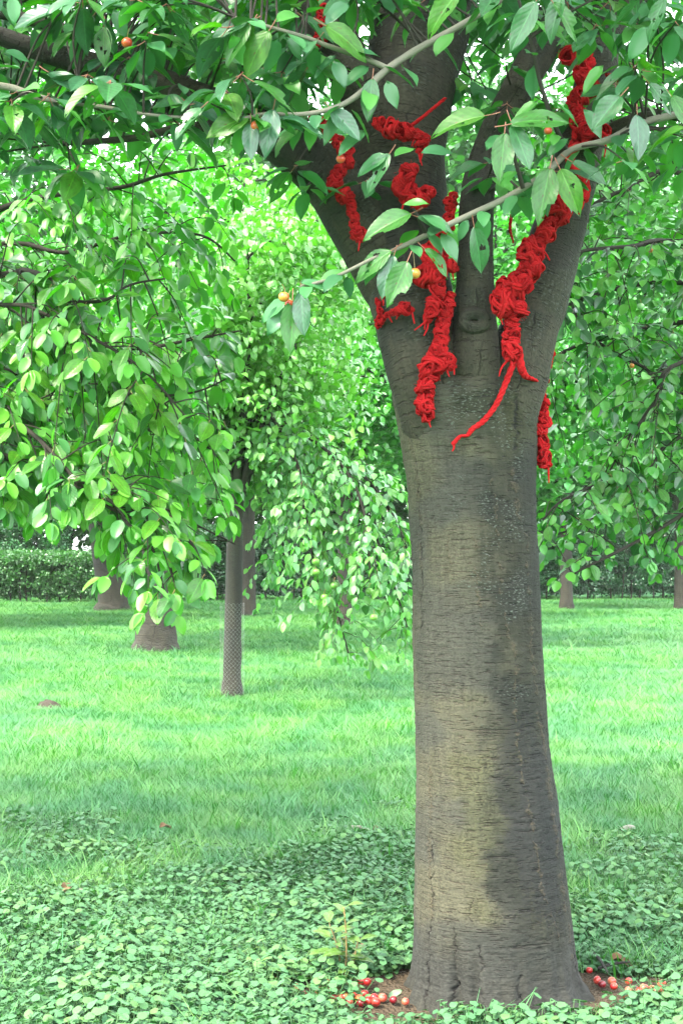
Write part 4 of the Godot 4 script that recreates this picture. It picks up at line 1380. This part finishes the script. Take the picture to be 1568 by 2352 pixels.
func make_background() -> void:
	var small := clump_mesh(14, 0.22, 0.095, 0.55, 1, M.far_leaf, 0.25)
	var broad := clump_mesh(14, 0.3, 0.13, 0.6, 1, M.far_leaf, 0.25)
	var big := clump_mesh(16, 0.5, 0.2, 0.6, 1, M.far_leaf, 0.2)
	# young apple with the slim straight trunk
	var b := on_ground(533, 1608)
	var apple := orchard_tree("apple_tree", "young apple tree with slim straight trunk inside a wire guard", "", b, 2.0, 0.088, 0.075, Vector3(1.75, 1.55, 1.5), 3.65, small, 1450, 1.05, Color(0.145, 0.37, 0.085), M.grey_bark, Vector3(0.03, 0, 0), 9)
	# its long bough drooping to the right
	var places := []
	var tints := []
	var dd := -b.z
	var lv := Leaves.new()
	var ok := func(x: float, y: float) -> bool: return x < 985.0 and y < 1540.0
	for path in [[[560, 900, dd, 6], [650, 970, dd - 0.1, 6], [760, 1030, dd - 0.3, 5], [850, 1110, dd - 0.4, 4], [910, 1200, dd - 0.5, 3], [945, 1290, dd - 0.5, 2]], [[600, 1000, dd, 5], [690, 1110, dd - 0.3, 5], [745, 1230, dd - 0.4, 4], [770, 1380, dd - 0.5, 2.5], [800, 1500, dd - 0.5, 1.5]], [[700, 1040, dd, 5], [820, 1150, dd - 0.2, 4], [885, 1290, dd - 0.3, 3], [935, 1440, dd - 0.3, 1.5]], [[560, 1000, dd, 5], [600, 1090, dd + 0.3, 4], [640, 1190, dd + 0.5, 3], [655, 1310, dd + 0.5, 2]], [[560, 960, dd, 5], [700, 1000, dd - 0.6, 4], [800, 1090, dd - 0.8, 3.5], [840, 1200, dd - 0.9, 3], [850, 1330, dd - 0.9, 2]], [[620, 950, dd - 0.3, 5], [680, 1060, dd - 0.7, 4], [700, 1180, dd - 0.8, 3], [720, 1290, dd - 0.8, 2]]]:
		var pr := px_path(path)
		part("bough", tube_mesh(pr[0], pr[1], 6, 5, M.twig, 0.05), apple)
		side_twigs(apple, lv, pr[0], 0.04, 0.42, 0.105, 0.7, M.twig, 0.045, ok)
	var av := [M.plum_leaf[0].albedo_texture, M.plum_leaf[0].heightmap_texture]
	var am := [leaf_mat(0.13, 0.36, 0.09, Color(0.6, 0.9, 0.2), 0.34, av), leaf_mat(0.17, 0.41, 0.09, Color(0.65, 0.95, 0.2), 0.34, av), leaf_mat(0.09, 0.28, 0.09, Color(0.5, 0.8, 0.2), 0.3, av)]
	var shapes := []
	for k in 9:
		shapes.append(leaf_with_stalk(am[k % 3], M.stalk, rr(0.5, 0.62), 1, rr(0.05, 0.5), rr(0.05, 0.4), 0.015, [], 0.2))
	var lm := MB.new()
	blade(lm, 5, 2, 0.55, 1, 0.3, 0.2, 0.0)
	shed(apple, lv, shapes, lm.mesh(M.stuff_leaf), [Color(0.12, 0.34, 0.085), Color(0.16, 0.39, 0.085), Color(0.09, 0.27, 0.085)], 300)
	var gf := fruit_mesh(M.fruit, Color(0.13, 0.30, 0.045), Color(0.10, 0.26, 0.04))
	for q in [[725, 1290], [726, 1314], [768, 1345], [848, 1358], [858, 1418], [745, 1372]]:
		hang_fruit(apple, q[0], q[1], dd - 0.95, 0.036, gf, 0.05)
	# wire guard
	var wire := MB.new()
	var rows := 44
	var around := 18
	for j in rows:
		for i in around:
			for s in [-1, 1]:
				var a0 := TAU * (i + 0.5 * (j % 2)) / around
				var a1: float = a0 + s * 0.5 * TAU / around
				var y0 := b.y + 0.95 * j / rows
				var y1 := b.y + 0.95 * (j + 1) / rows
				tube(wire, PackedVector3Array([Vector3(b.x + cos(a0) * 0.118, y0, b.z + sin(a0) * 0.118), Vector3(b.x + cos(a1) * 0.118, y1, b.z + sin(a1) * 0.118)]), PackedFloat32Array([0.0004, 0.0004]), 3, 1, 0.0, false)
	solo("wire_guard", wire.mesh(M.wire), "thin wire mesh sleeve round the slim young apple trunk", "tree guard")
	# older trunks behind
	b = on_ground(358, 1498)
	orchard_tree("pear_tree", "thick grey fruit tree trunk, flared at the foot, left of the slim young tree", "", b, 2.3, 0.275, 0.2, Vector3(2.6, 2.0, 2.4), 4.6, broad, 2400, 1.0, Color(0.06, 0.26, 0.04), M.far_bark, Vector3(-0.1, 0, 0))
	b = on_ground(258, 1404)
	orchard_tree("pear_tree", "stout leaning tree trunk standing at the end of the clipped hedge", "", b, 2.6, 0.33, 0.25, Vector3(3.0, 2.3, 2.8), 5.0, broad, 2200, 1.3, Color(0.08, 0.30, 0.045), M.far_bark, Vector3(-0.35, 0, 0))
	b = on_ground(571, 1418)
	orchard_tree("fruit_tree", "brown trunk just right of the slim young tree, farther back", "", b, 2.6, 0.15, 0.12, Vector3(2.4, 2.2, 2.4), 4.8, broad, 2200, 1.2, Color(0.13, 0.36, 0.08), M.far_bark)
	b = on_ground(1300, 1402)
	orchard_tree("fruit_tree", "slim reddish trunk in front of the dark hedge, right of the cherry", "", b, 2.4, 0.15, 0.12, Vector3(2.2, 2.0, 2.2), 4.6, broad, 1800, 1.2, Color(0.055, 0.23, 0.05), M.far_bark)
	b = on_ground(1562, 1405)
	orchard_tree("fruit_tree", "grey trunk at the right edge in front of the dark hedge", "", b, 2.4, 0.14, 0.12, Vector3(2.2, 2.0, 2.2), 4.8, broad, 1500, 1.2, Color(0.055, 0.23, 0.05), M.far_bark)
	b = on_ground(1120, 1490)
	orchard_tree("fruit_tree", "leafy fruit tree hidden behind the cherry, its crown showing on both sides", "", b, 2.2, 0.16, 0.12, Vector3(2.5, 2.2, 2.2), 4.3, broad, 2300, 1.0, Color(0.07, 0.28, 0.06), M.far_bark)
	b = on_ground(790, 1440)
	orchard_tree("fruit_tree", "pale leafy tree behind the drooping apple bough", "", b, 2.2, 0.14, 0.1, Vector3(2.4, 2.0, 2.2), 5.3, broad, 1900, 1.1, Color(0.15, 0.38, 0.08), M.far_bark)
	b = on_ground(60, 1440)
	orchard_tree("fruit_tree", "leafy tree above the clipped hedge at the far left", "", b + Vector3(-1.5, 0, 0), 2.2, 0.17, 0.12, Vector3(2.8, 2.3, 2.4), 3.9, broad, 2000, 1.1, Color(0.07, 0.29, 0.045), M.far_bark)
	# wood behind the hedges
	var k := 0
	var looks := ["dark tall tree of the far wood, first from the left edge", "tall tree of the far wood behind the stout leaning trunk", "tall tree of the far wood behind the thick grey trunk", "tall tree of the far wood above the slim young apple", "dark tall tree of the far wood, left of the cherry trunk", "tall tree of the far wood straight behind the cherry trunk", "dark tall tree of the far wood, just right of the cherry", "dark tall tree of the far wood behind the plum boughs", "dark tall tree of the far wood at the right edge"]
	for x in [-60, 150, 340, 540, 760, 980, 1190, 1400, 1620]:
		var d := 44.0 + 5.0 * (k % 3)
		var q := at(x, 1255, d)
		q.y = 0.0
		orchard_tree("woodland_tree", looks[k], "tall trees of the far wood", q, 1.2, 0.3, 0.22, Vector3(4.4, 8.6, 3.6), 9.4 if k > 0 else 9.9, big, 3600, 1.7, Color(0.045, 0.18, 0.04) if k != 3 else Color(0.09, 0.28, 0.05), M.far_bark, Vector3.ZERO, 10)
		k += 1
	# hedges
	hedge("hedge", "clipped leafy hedge with bare stems at its foot, at the far left", at(-260, 1390, 36.0), at(232, 1390, 36.5), 1.32, 1.0, Color(0.085, 0.22, 0.075), 1500)
	hedge("hedge", "dark uncut hedge behind the young apple, left of the cherry trunk", at(236, 1390, 38.0), at(960, 1390, 38.0), 2.0, 1.3, Color(0.04, 0.12, 0.05), 1900)
	hedge("shrub_row", "loose dark shrubs rising behind the clipped hedge at the left edge", at(-350, 1390, 41.0), at(150, 1390, 41.0), 2.6, 1.2, Color(0.05, 0.17, 0.06), 1500)
	hedge("hedge", "dark uncut hedge across the meadow, right of the cherry trunk", at(1140, 1390, 38.5), at(1700, 1390, 38.5), 2.1, 1.3, Color(0.035, 0.11, 0.05), 1900)

func hedge(called: String, label: String, a: Vector3, e: Vector3, high: float, deep: float, tint: Color, count: int) -> void:
	a.y = 0.0
	e.y = 0.0
	var t := thing(called, label, "hedge", a)
	var places := []
	var tints := []
	var cl := clump_mesh(16, 0.16, 0.09, 0.6, 1, M.far_leaf, 0.15)
	var side := (e - a).normalized().cross(Vector3.UP)
	for k in count * 3:
		var y := rr(0.22, high - 0.08)
		var z := rr(-0.5, 0.5)
		if rng.randf() < 0.65: z = -0.5 if side.z < 0.0 else 0.5
		var p := a.lerp(e, rng.randf()) + Vector3(0, y, 0) + side * -z * deep * (1.0 if y > 0.4 else 0.7)
		if rng.randf() < 0.3: p.y = high - rr(0.05, 0.15)
		if y < 0.5 and rng.randf() < 0.45: continue
		places.append(Transform3D(Basis(rdir(), rng.randf() * TAU), p + rdir() * 0.06))
		var g := rr(0.75, 1.2)
		tints.append(Color(tint.r * g, tint.g * g, tint.b * g))
	multi("foliage", cl, t, places, tints)
	var n := int(a.distance_to(e) / 0.32)
	for k in n:
		var p := a.lerp(e, (k + rr(0.2, 0.8)) / n) + side * rr(-0.2, 0.2)
		part("stem", tube_mesh(PackedVector3Array([p - Vector3(0, 0.05, 0), p + Vector3(rr(-0.06, 0.06), 0.45, 0), p + Vector3(rr(-0.15, 0.15), high * 0.8, 0)]), PackedFloat32Array([0.03, 0.022, 0.01]), 5, 2, M.far_bark), t)

func make_wool() -> void:
	var knots := []
	for k in 7: knots.append(knot_mesh(M.wool))
	var f := TRUNK_Z - 0.22     # in front of the bark
	wool_rope([[734, 10, 4.55, 14], [738, 60, 4.55, 17], [728, 110, 4.56, 14]], knots, "wool_strand", "short red wool knot high on the limb at the top, left of the leader")
	wool_rope([[722, 268, f, 13], [752, 300, f, 16], [786, 338, f, 18], [798, 372, f, 15], [764, 416, f, 20], [776, 440, f, 21], [800, 452, f, 15], [808, 492, f, 10], [822, 535, f - 0.01, 20], [826, 548, f - 0.01, 18]], knots, "wool_strand", "broken red wool strand on the left limb, behind the leaves")
	wool_rope([[868, 284, f + 0.05, 16], [905, 298, f + 0.04, 22], [945, 308, f + 0.04, 17], [972, 322, f + 0.04, 15], [962, 350, f + 0.04, 15]], knots, "wool_strand", "red wool lump across the main leader below the long thread")
	wool_rope([[1022, 226, f + 0.11, 4], [1000, 244, f + 0.1, 4.5], [975, 265, f + 0.08, 5], [945, 288, f + 0.06, 5.5]], knots, "wool_thread", "taut red wool thread slanting up the main leader", false)
	wool_rope([[932, 400, f, 22], [915, 432, f, 27], [950, 458, f, 30], [992, 440, f, 16]], knots, "wool_strand", "thick red wool lump in the middle of the left stem")
	wool_rope([[1038, 450, f, 13], [1035, 490, f, 16], [1022, 540, f, 19], [1000, 590, f - 0.01, 30], [968, 640, f - 0.02, 32], [1000, 628, f - 0.02, 28], [1034, 606, f - 0.02, 15]], knots, "wool_strand", "largest red wool lump beside the slim middle stem")
	wool_rope([[1008, 655, f - 0.02, 17], [998, 690, f - 0.02, 19], [984, 722, f - 0.02, 20], [982, 738, f - 0.02, 14]], knots, "wool_strand", "short red wool tassel on the left stem, left of the long tail")
	wool_rope([[1036, 680, f - 0.01, 13], [1026, 720, f - 0.01, 18], [1016, 765, f - 0.02, 21], [1004, 800, f - 0.02, 25], [1018, 826, f - 0.02, 28], [986, 840, f - 0.02, 22], [980, 880, f - 0.01, 23], [972, 908, f, 20], [980, 940, f, 23], [990, 958, f, 12]], knots, "wool_strand", "long knotted red wool tail hanging down the trunk from the left fork")
	wool_rope([[1036, 838, f - 0.03, 12], [1030, 822, f - 0.03, 16]], knots, "wool_strand", "small red wool ball beside the long knotted tail")
	wool_rope([[866, 690, f + 0.1, 7], [872, 722, f + 0.09, 7], [868, 745, f + 0.09, 8], [884, 728, f + 0.05, 6], [905, 716, f + 0.01, 8], [928, 708, f - 0.01, 18], [944, 712, f - 0.01, 16]], knots, "wool_strand", "small red wool knot with dangling threads at the left edge of the fork")
	wool_rope([[905, 628, f, 9], [890, 655, f, 8], [878, 685, f + 0.05, 6]], knots, "wool_thread", "red wool thread above the small left knot", false)
	wool_rope([[1320, 130, f + 0.06, 27], [1352, 140, f + 0.06, 26], [1330, 165, f + 0.05, 26], [1345, 200, f + 0.05, 30], [1325, 230, f + 0.04, 22], [1328, 272, f + 0.04, 20], [1350, 308, f + 0.03, 30], [1382, 312, f + 0.03, 20]], knots, "wool_strand", "thick red wool hank high on the right stem")
	wool_rope([[1322, 330, f + 0.03, 16], [1308, 372, f + 0.02, 9], [1345, 420, f + 0.02, 8], [1340, 460, f + 0.02, 12]], knots, "wool_thread", "loose red wool strands below the thick hank on the right stem", false)
	wool_rope([[1292, 470, f + 0.01, 28], [1272, 505, f + 0.01, 28], [1242, 545, f + 0.01, 24], [1230, 585, f + 0.01, 26], [1212, 620, f, 27], [1198, 655, f - 0.02, 30], [1165, 665, f - 0.03, 24], [1150, 655, f - 0.03, 18], [1152, 700, f - 0.03, 30], [1180, 710, f - 0.03, 26], [1168, 740, f - 0.02, 20]], knots, "wool_strand", "knotted red wool garland climbing the right stem")
	wool_rope([[1172, 745, f - 0.02, 18], [1178, 790, f - 0.03, 20], [1168, 825, f - 0.03, 20]], knots, "wool_strand", "red wool bundle in the crotch right of the middle stem")
	wool_rope([[1180, 830, f - 0.02, 7], [1165, 868, f - 0.02, 7], [1150, 905, f - 0.02, 7], [1132, 940, f - 0.015, 7], [1108, 968, f - 0.012, 7], [1085, 985, f - 0.012, 6.5], [1072, 1000, f - 0.01, 5.5], [1055, 1003, f - 0.01, 5], [1040, 1020, f - 0.01, 5]], knots, "wool_thread", "single red wool thread curling down across the trunk", false)
	wool_rope([[1188, 800, f - 0.02, 10], [1195, 840, f - 0.02, 10], [1204, 862, f - 0.01, 8], [1225, 872, f + 0.03, 5], [1240, 880, f + 0.12, 5]], knots, "wool_thread", "red wool loop tied back round the right side of the trunk", false)
	wool_rope([[1266, 808, f + 0.2, 7], [1256, 850, f + 0.2, 9], [1246, 890, f + 0.2, 8], [1246, 930, f + 0.2, 12], [1246, 980, f + 0.2, 19], [1242, 1020, f + 0.2, 17], [1246, 1052, f + 0.2, 19], [1258, 1070, f + 0.2, 16]], knots, "wool_strand", "red wool strand hanging off the right edge of the trunk")
	wool_rope([[1392, 172, f, 6], [1420, 180, f, 5], [1410, 215, f, 5], [1396, 240, f, 5]], knots, "wool_thread", "red wool thread looped beside the thick hank, among the leaves", false)
	wool_rope([[1178, 486, f + 0.16, 3], [1172, 505, f + 0.15, 4], [1171, 530, f + 0.15, 3.5], [1176, 548, f + 0.15, 2.5]], knots, "wool_thread", "thin red wool thread between the middle and right stems", false)

func make_small() -> void:
	# fallen fruit
	var fm := [fruit_mesh(M.fruit, Color(0.34, 0.04, 0.025), Color(0.28, 0.015, 0.015)), fruit_mesh(M.fruit, Color(0.42, 0.12, 0.06), Color(0.36, 0.04, 0.03)), fruit_mesh(M.fruit, Color(0.12, 0.008, 0.012), Color(0.16, 0.012, 0.016)), fruit_mesh(M.fruit, Color(0.42, 0.18, 0.05), Color(0.4, 0.09, 0.03))]
	var tone := ["bright red", "pinkish red", "dark red", "orange"]
	var left := [[1095, 910], [1175, 920], [1215, 930], [1250, 910], [1240, 940], [1255, 948], [1272, 945], [1305, 940], [1325, 955], [1345, 935], [1380, 950], [1386, 966], [1450, 955], [1495, 962], [1355, 888], [1335, 885], [1210, 892], [1015, 885], [1165, 950], [1258, 925], [1290, 925], [1228, 950], [1330, 968], [1410, 950], [1120, 935], [1290, 962], [1360, 960]]
	left.sort_custom(func(m, n): return m[0] > n[0])
	for q in left:
		var p := on_ground(q[0] * 0.6225, 1722.6 + q[1] * 0.6225 + 8.0)
		drop(p, fm, tone, left.find(q), "left", "fallen fruit left of the trunk")
	var right := [[1090, 1165], [1130, 1220], [1155, 1240], [1205, 1225], [1215, 1250], [1290, 1225], [1290, 1270], [1275, 1300], [1320, 1265], [1345, 1275], [1385, 1280], [1410, 1265], [1430, 1285], [1452, 1280], [1447, 1302], [1470, 1270], [1500, 1272], [1490, 1300], [1520, 1285], [1460, 1240], [1500, 1318], [1400, 1300], [1370, 1262], [1420, 1302], [1545, 1300], [1530, 1262], [1475, 1288]]
	right.sort_custom(func(m, n): return m[0] < n[0])
	for q in right:
		var p := on_ground(861 + q[0] * 0.4508, 1722 + q[1] * 0.4508 + 8.0)
		drop(p, fm, tone, right.find(q), "right", "fallen fruit right of the trunk")
	for e in [[121, 2155, "small red fallen fruit alone in the ground cover at far left"], [690, 2004, "pale red fallen fruit in the ground cover before the twig"], [792, 1983, "red fallen fruit in the far ground cover near the bark scraps"], [172, 2240, "red fallen fruit low at left between round leaves"], [48, 2325, "red fallen fruit at the lower left corner"]]:
		var p := on_ground(e[0], e[1])
		var f := solo("fallen_fruit", fm[0], e[2], "fruit")
		f.transform = Transform3D(Basis(rdir(), rng.randf() * TAU).scaled(Vector3.ONE * 0.017), p + Vector3(0, 0.035, 0))
	# seedling with yellow-green leaves
	var b := on_ground(790, 2262)
	var t := thing("seedling", "small seedling with yellow-green leaves beside the trunk", "plant", b)
	var lm := leaf_mat(0.13, 0.27, 0.05, Color(0.5, 0.7, 0.15), 0.45, [M.cherry_leaf[0].albedo_texture, M.cherry_leaf[0].heightmap_texture])
	var shape := leaf_with_stalk(lm, M.stalk, 0.42, 0, 0.3, 0.3, 0.02, [], 0.2)
	for s in [[0.0, 0.27, 0.03], [0.05, 0.16, 0.0], [-0.05, 0.2, -0.02]]:
		var tip := b + Vector3(s[0], s[1], s[2])
		part("stem", tube_mesh(PackedVector3Array([b + Vector3(s[0] * 0.3, -0.02, 0), b.lerp(tip, 0.5) + Vector3(0.008, 0, 0), tip]), PackedFloat32Array([0.004, 0.003, 0.002]), 6, 4, M.stalk), t)
		for k in 9:
			var a: float = k * 2.4 + s[0] * 40.0
			var f := 0.35 + 0.65 * k / 8.0
			var d := Vector3(cos(a), 0.25 + 0.3 * (k / 8.0), sin(a)).normalized()
			part("leaf", shape, t, true, leaf_xf(b.lerp(tip, f) + d * 0.008, d, Vector3(rr(-0.2, 0.2), 1, rr(0, 0.4)), rr(0.065, 0.1)))
	# molehill
	var c := on_ground(112, 1632)
	var p := PackedVector3Array()
	var t2 := PackedVector2Array()
	for j in 9:
		for i in 25:
			var a := TAU * i / 24.0
			var r := j / 8.0
			var x := c.x + cos(a) * r * 0.2
			var z := c.z + sin(a) * r * 0.16
			p.append(Vector3(x, c.y + 0.1 * pow(cos(r * PI / 2.0), 1.3) + 0.02 * lump_noise.get_noise_2d(x * 40.0, z * 40.0) - 0.02 * r, z))
			t2.append(Vector2.ZERO)
	var mb := MB.new()
	mb.grid(p, 25, 9, t2, false, Vector3.UP)
	var brown := mat(lin(0.05, 0.04, 0.032), 0.95, 0.2)
	solo("molehill", mb.mesh(brown), "low brown molehill in the grass at the left", "molehill")
	# litter
	var dl := MB.new()
	blade(dl, 8, 4, 0.45, 0, 0.9, 0.5, 0.08)
	var dm := dl.mesh(M.dead_leaf)
	for e in [[140, 2075, 0.11, "curled brown dead leaf in the ground cover at left"], [165, 2088, 0.09, "brown dead leaf beside the pale stick at left"], [366, 1922, 0.09, "brown dead leaf where the grass meets the ground cover"], [855, 1930, 0.1, "reddish dead leaf near the grey bark scrap"], [847, 2215, 0.07, "orange dead leaf behind the seedling"], [1130, 2390, 0.1, ""], [1400, 2236, 0.1, "brown dead leaf on the soil right of the trunk"], [790, 2075, 0.06, "small brown leaf in the ground cover left of the trunk"]]:
		if e[3] == "": continue
		var o := solo("dead_leaf", dm, e[3], "dead leaf")
		o.transform = leaf_xf(on_ground(e[0], e[1]) + Vector3(0, 0.05, 0), Vector3(rr(-1, 1), 0.1, rr(-0.4, 0.4)), Vector3(rr(-0.3, 0.3), 1, 0.4), e[2])
	var pl := MB.new()
	blade(pl, 8, 4, 0.4, 1, 0.2, 0.1, 0.02)
	var pale := solo("pale_leaf", pl.mesh(mat(lin(0.11, 0.19, 0.09), 0.6)), "pale upturned leaf leaning on the left root flare", "leaf")
	pale.transform = leaf_xf(on_ground(890, 2296) + Vector3(0, 0.015, 0.02), Vector3(1, 0.55, 0.1), Vector3(-0.3, 0.6, 1), 0.055)
	for e in [[[138, 1968], [164, 1974], 0.007, "short grey stick lying in the ground cover at left"], [[160, 2082], [205, 2080], 0.008, "pale stick beside the curled dead leaf at left"], [[808, 1925], [850, 1936], 0.011, "grey bark scrap at the far edge of the ground cover"], [[1352, 2215], [1395, 2275], 0.005, "brown stick slanting on the soil right of the trunk"], [[1372, 2262], [1445, 2250], 0.005, "brown twig lying on the soil behind the right-hand fruit"], [[1425, 1932], [1455, 1928], 0.012, "pale wood scrap in the grass right of the trunk"]]:
		var a := on_ground(e[0][0], e[0][1]) + Vector3(0, 0.055, 0)
		var z := on_ground(e[1][0], e[1][1]) + Vector3(0, 0.06, 0)
		solo("stick", tube_mesh(PackedVector3Array([a, a.lerp(z, 0.5) + Vector3(0, 0.01, 0.01), z]), PackedFloat32Array([e[2], e[2] * 1.1, e[2] * 0.7]), 7, 4, M.pale_wood if "pale" in e[3] or "grey" in e[3] else M.far_bark, 0.2), e[3], "stick")

func drop(p: Vector3, fm: Array, tone: Array, place: int, side: String, group: String) -> void:
	var k := [0, 0, 1, 1, 2, 3, 1, 0][rng.randi() % 8] as int
	var r := rr(0.012, 0.0155)
	var f := solo("fallen_fruit", fm[k], "%s fallen fruit on the soil, %s out from the trunk foot on its %s" % [tone[k], NTH[place], side], "fruit", group)
	f.transform = Transform3D(Basis(rdir(), rng.randf() * TAU).scaled(Vector3.ONE * r), p + Vector3(0, r * 0.8 + 0.03, 0))
